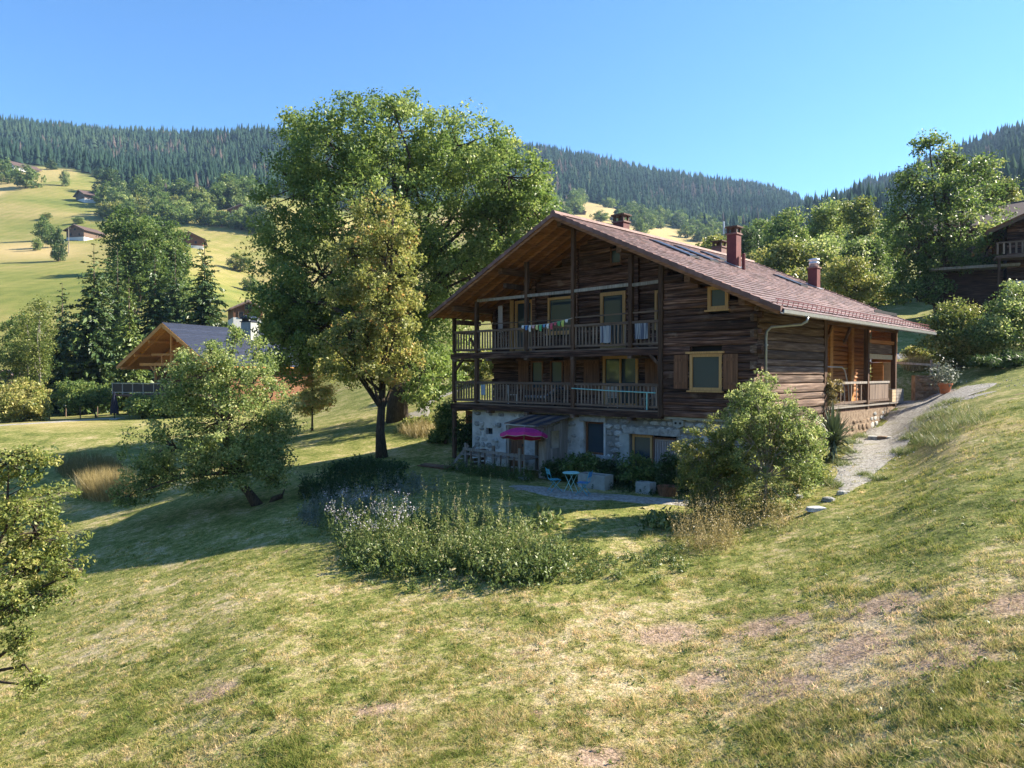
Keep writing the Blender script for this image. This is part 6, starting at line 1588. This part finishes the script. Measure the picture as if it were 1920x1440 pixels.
Pf = P2 + np.stack([r_.normal(size=len(P2))*.05, r_.normal(size=len(P2))*.05, r_.uniform(.75, 1.15, len(P2))], -1)
Pf = Pf[r_.uniform(0, 1, len(Pf)) < .4]; i_ = np.repeat(np.arange(len(Pf)), 16)
stuffobj('lilac_blossoms', leaves(Pf[i_]+r_.normal(size=(len(i_), 3))*.07, np.full(len(i_), .042), r_, .8, None, .9), 'flower', 'pale lilac and white blossoms at the left of the garden bed', 'flowers')
P3 = np.concatenate([scatter_px(140, 640, 955, 70, 24, r_), scatter_px(80, 760, 920, 60, 14, r_), scatter_px(60, 590, 975, 30, 16, r_)])
stuffobj('silver_herbs', herbs(P3, r_.uniform(.35, .8, len(P3)), r_, .075, 34, .25, .4, .25), 'silverleaf', 'greyish shaded herbs behind the flowering border', 'herbs')
P4 = np.concatenate([scatter_px(150, 680, 905, 80, 26, r_), scatter_px(90, 600, 930, 40, 20, r_)])
stuffobj('shaded_ferns', herbs(P4, r_.uniform(.4, .95, len(P4)), r_, .11, 32, .3, .25, .2), 'leaf_dark', 'dark shaded undergrowth below the pear tree', 'undergrowth')
P5 = np.concatenate([scatter_px(150, 1060, 1060, 80, 40, r_), scatter_px(80, 1200, 1070, 90, 30, r_), scatter_px(40, 1245, 1040, 40, 30, r_)])
stuffobj('low_weeds', herbs(P5, r_.uniform(.08, .24, len(P5)), r_, .07, 24, .5, .3), 'herb', 'low green weeds between the garden bed and the tall shrub', 'weeds')
Pr = scatter_px(40, 1235, 990, 22, 12, r_); Pr = np.concatenate([Pr, scatter_px(40, 1020, 985, 24, 14, r_)])
stuffobj('rhubarb_leaves', herbs(Pr, r_.uniform(.2, .45, len(Pr)), r_, .22, 9, .5, .5), 'herb', 'large-leaved plants on the lawn right of the garden bed', 'plants')
Pm = np.concatenate([scatter_px(150, 800, 1045, 170, 50, r_), scatter_px(110, 960, 1065, 110, 40, r_), scatter_px(60, 700, 1050, 60, 30, r_)])
stuffobj('broad_leaves', joinv([herbs(Pm, r_.uniform(.2, .7, len(Pm)), r_, .15, 22, .45, .35, .25), herbs(scatter_px(90, 860, 1090, 190, 26, r_), r_.uniform(.1, .35, 90), r_, .10, 20, .6, .35, .25)]), 'herb', 'broad-leaved green plants filling the garden bed between the tall weeds', 'plants')
# dry weeds at the foot of the shrubs, dry clump at left, bank grasses
P6 = np.concatenate([scatter_px(460, 1330, 1005, 66, 40, r_), scatter_px(130, 1450, 985, 60, 20, r_)])
stuffobj('dry_weeds', joinv([herbs(P6, r_.uniform(.4, 1.45, len(P6)), r_, .05, 24, .16, .5, .3)]), 'dryweed', 'tall straw-coloured weeds at the foot of the two shrubs', 'weeds')
P7 = scatter_px(420, 198, 930, 46, 12, r_, 20, 60)
stuffobj('dry_grass_clump', blades(np.repeat(P7, 9, 0)+r_.normal(size=(len(P7)*9, 3))*[.1, .1, 0], r_.uniform(.7, 1.5, len(P7)*9), r_, .022, .28, .6, .25), 'dryweed', 'golden clump of tall dry grass on the left lawn', 'grass')
P7b = scatter_px(300, 165, 885, 60, 16, r_, 20, 60)
stuffobj('brown_grass_clump', blades(np.repeat(P7b, 8, 0)+r_.normal(size=(len(P7b)*8, 3))*[.12, .12, 0], r_.uniform(.6, 1.2, len(P7b)*8), r_, .022, .3, .2, .2), 'dryweed', 'shaded brownish tall grass behind the golden clump', 'grass')
P8 = np.concatenate([scatter_px(130, 1800, 782, 62, 18, r_, 15, 60), scatter_px(120, 1750, 815, 46, 24, r_, 15, 60)])
stuffobj('bank_grass', blades(np.repeat(P8, 22, 0)+r_.normal(size=(len(P8)*22, 3))*[.16, .16, 0], r_.uniform(.08, .34, len(P8)*22), r_, .012, .7, .5, .35), 'herb', 'long unmown grass on the bank beside the gravel path', 'grass')
P9 = np.concatenate([scatter_px(60, 790, 812, 34, 10, r_, 30, 70), scatter_px(50, 1720, 690, 20, 8, r_, 30, 60)])
stuffobj('far_grass', blades(np.repeat(P9, 20, 0)+r_.normal(size=(len(P9)*20, 3))*[.2, .2, 0], r_.uniform(.3, .8, len(P9)*20), r_, .03, .35, .6, .25), 'dryweed', 'tufts of long dry grass near the house corners', 'grass')
wf = np.array([[*house_world(r_.uniform(-9.5, -4.5), r_.uniform(-3.0, -2.1)), 0] for _ in range(170)]); wf[:, 2] = H(wf[:, 0], wf[:, 1])
stuffobj('deck_weeds', herbs(wf, r_.uniform(.3, .8, len(wf)), r_, .08, 26, .3, .3), 'leaf_mid', 'shaded weeds in front of the old timber deck', 'weeds')
wg = np.array([[*house_world(r_.uniform(-3, 2.5), r_.uniform(-2.3, -.6)), 0] for _ in range(150)]); wg[:, 2] = H(wg[:, 0], wg[:, 1])
stuffobj('terrace_weeds', herbs(wg, r_.uniform(.15, .5, len(wg)), r_, .07, 24, .35, .25), 'leaf_dark', 'low shaded plants along the stone wall behind the gravel', 'plants')
# lawn: short tufts, each of one tone
NG = 86000
gu = r_.uniform(-.80, .80, NG); gyy = 1/r_.uniform(1/27.0, 1/6.0, NG); gxx = gu*gyy
clus = fbm(gxx*2.1, gyy*2.1, 81, 3); big_ = fbm(gxx*.5, gyy*.5, 83, 3)
llx, lly = house_local(gxx, gyy)
ok = (r_.uniform(0, 1, NG) < np.clip((clus-.26)*2.6, .3, 1)) & ~((llx > -4.4) & (llx < 3.8) & (lly > -4.3) & (lly < 1)) & ~((llx > -11.5) & (llx < 4) & (lly > -.2))
ok &= r_.uniform(0, 1, NG) > soil_at(gxx, gyy)*1.05
gxx, gyy, clus, big_ = gxx[ok], gyy[ok], clus[ok], big_[ok]
nbl = 9; nt_ = len(gxx)
tt_ = np.repeat(np.clip(.46 + .36*r_.normal(size=nt_), 0, 1), nbl) + .07*r_.normal(size=nt_*nbl)
th_ = (0.028 + .05*np.clip((clus-.36)*2.2, 0, 1) + .03*np.clip((big_-.5)*3, 0, 1))*r_.uniform(.5, 1.5, nt_)
tx2 = np.repeat(gxx, nbl) + r_.normal(size=nt_*nbl)*.028*(1+np.repeat(gyy, nbl)*.05); ty2 = np.repeat(gyy, nbl) + r_.normal(size=nt_*nbl)*.028*(1+np.repeat(gyy, nbl)*.05)
GP = np.stack([tx2, ty2, H(tx2, ty2)-.004], -1)
ga = blades(GP, np.repeat(th_, nbl)*r_.uniform(.6, 1.2, nt_*nbl), r_, 0.006+.0007*ty2, .8, tints=tt_)
stuffobj('lawn_grass', ga, 'grass', 'patchy dry lawn grass in the foreground', 'grass')
NS = 60000                                                # dry mown stalks lying in the sward
su = r_.uniform(-.8, .8, NS); sy_ = 1/r_.uniform(1/24.0, 1/6.0, NS); sx2 = su*sy_
llx, lly = house_local(sx2, sy_); ok = (r_.uniform(0, 1, NS) < np.clip((fbm(sx2*.7, sy_*.7, 89, 3)-.3)*3, .1, 1)) & ~((llx > -4.4) & (llx < 3.8) & (lly > -4.3) & (lly < 1))
SP = np.stack([sx2[ok], sy_[ok], H(sx2[ok], sy_[ok])+.012], -1)
stuffobj('mown_stalks', blades(SP, r_.uniform(.012, .04, len(SP)), r_, .006+.0006*SP[:, 1], 3.2, .62, .22), 'dryweed', 'pale dry mown stalks lying on the foreground lawn', 'straw')
NT = 1500                                                 # taller tufts standing out of the dry lawn
tu_ = r_.uniform(-.75, .75, NT); ty_ = 8.5/np.sqrt(np.clip(1 - r_.uniform(0, 1, NT)*(1-(8.5/26.0)**2), 1e-4, 1)); tx_ = tu_*ty_
llx, lly = house_local(tx_, ty_); ok = (fbm(tx_*.4, ty_*.4, 87, 3) > .47) & ~((llx > -4.4) & (llx < 3.8) & (lly > -4.6) & (lly < 1))
TP = np.stack([tx_[ok], ty_[ok], H(tx_[ok], ty_[ok])], -1); TP = np.repeat(TP, 46, 0); TP[:, :2] += r_.normal(size=(len(TP), 2))*.075
stuffobj('grass_tufts', blades(TP, r_.uniform(.03, .085, len(TP)), r_, .010, .7, .42, .25), 'grass', 'greener grass tufts dotted over the foreground lawn', 'grass')

Pw = 1/r_.uniform(1/22.0, 1/6.5, 1500); Px = r_.uniform(-.76, .76, 1500)*Pw
llx, lly = house_local(Px, Pw); ok = (fbm(Px*.6, Pw*.6, 99, 3) > .45) & ~((llx > -4.4) & (llx < 3.8) & (lly > -4.6) & (lly < 1))
Pw3 = np.stack([Px[ok], Pw[ok], H(Px[ok], Pw[ok])], -1)
stuffobj('lawn_weeds', herbs(Pw3, r_.uniform(.02, .07, len(Pw3)), r_, .06, 12, 1.2, .3, .22), 'herb', 'small broad-leaved weeds scattered through the foreground lawn', 'weeds')
Ps = Pw3[r_.uniform(0, 1, len(Pw3)) < .5] + [.3, .2, 0]; Ps[:, 2] = H(Ps[:, 0], Ps[:, 1])
Ps = np.repeat(Ps, 4, 0); Ps[:, :2] += r_.normal(size=(len(Ps), 2))*.12
stuffobj('seed_stalks', blades(Ps, r_.uniform(.10, .26, len(Ps)), r_, .007, .35, .65, .2), 'dryweed', 'thin dry seed stalks standing in the foreground lawn', 'grass')
# loose stones and grass along the gravel path
gs = []
for (px, py, w) in ((1598, 903, .7), (1615, 882, .9), (1632, 862, 1.1), (1648, 842, 1.3), (1664, 822, 1.6), (1684, 804, 2.0), (1702, 786, 2.6), (1722, 774, 3.2), (1744, 762, 3.8), (1770, 752, 3.6)):
    g_ = ground_px(px, py, 10, 80); gs += [(g_[0]+w*1.15*r_.uniform(-1, 1), g_[1]+w*r_.uniform(-1, 1)) for _ in range(150)]
gs = np.array(gs); gsz = r_.uniform(.012, .05, len(gs))*r_.uniform(.5, 1, len(gs)); gz2 = H(gs[:, 0], gs[:, 1])
o8 = np.array([(1,0,0),(0,1,0),(-1,0,0),(0,-1,0),(0,0,.7),(0,0,-.7)], float)
Vv = (np.stack([gs[:, 0], gs[:, 1], gz2+.025], -1)[:, None, :] + o8[None]*gsz[:, None, None]*r_.uniform(.6, 1.3, (len(gs), 6, 1))).reshape(-1, 3)
Qq = (np.array([(0,1,4),(1,2,4),(2,3,4),(3,0,4),(1,0,5),(2,1,5),(3,2,5),(0,3,5)])[None] + (np.arange(len(gs))*6)[:, None, None]).reshape(-1, 3)
tag(link('gravel_stones', np_mesh('gravel_stones', Vv, Qq, M['stone']), stuff=True), 'loose stones lying on the pale gravel path', 'gravel')
eg = []
for (px, py, w) in ((1598, 903, .7), (1632, 862, 1.1), (1664, 822, 1.6), (1690, 800, 2.0), (1648, 842, 1.3)):
    g_ = ground_px(px, py, 10, 80); eg += [(g_[0]+s_*w*r_.uniform(.85, 1.25), g_[1]+r_.uniform(-.8, .8)) for s_ in (-1, 1) for _ in range(60)]
eg = np.repeat(np.array(eg), 14, 0) + r_.normal(size=(len(eg)*14, 2))*.07
stuffobj('verge_grass', blades(np.stack([eg[:, 0], eg[:, 1], H(eg[:, 0], eg[:, 1])], -1), r_.uniform(.05, .22, len(eg)), r_, .016, .6, .45, .3), 'herb', 'ragged grass growing over the edges of the gravel path', 'grass')

# ================================================================ air
hz, nt, N, Lk, bs = new_mat('air')
N.remove(bs)
pv = N.new('ShaderNodeVolumePrincipled')
pv.inputs['Color'].default_value = (0.45, 0.68, 1.0, 1)
pv.inputs['Density'].default_value = 0.00012
pv.inputs['Anisotropy'].default_value = 0.2
Lk.new(pv.outputs[0], N['Material Output'].inputs['Volume'])
hb = MB().box(-4200, 4200, -1300, 3300, -60, 480).build('haze', hz)
hb['kind'] = 'stuff'
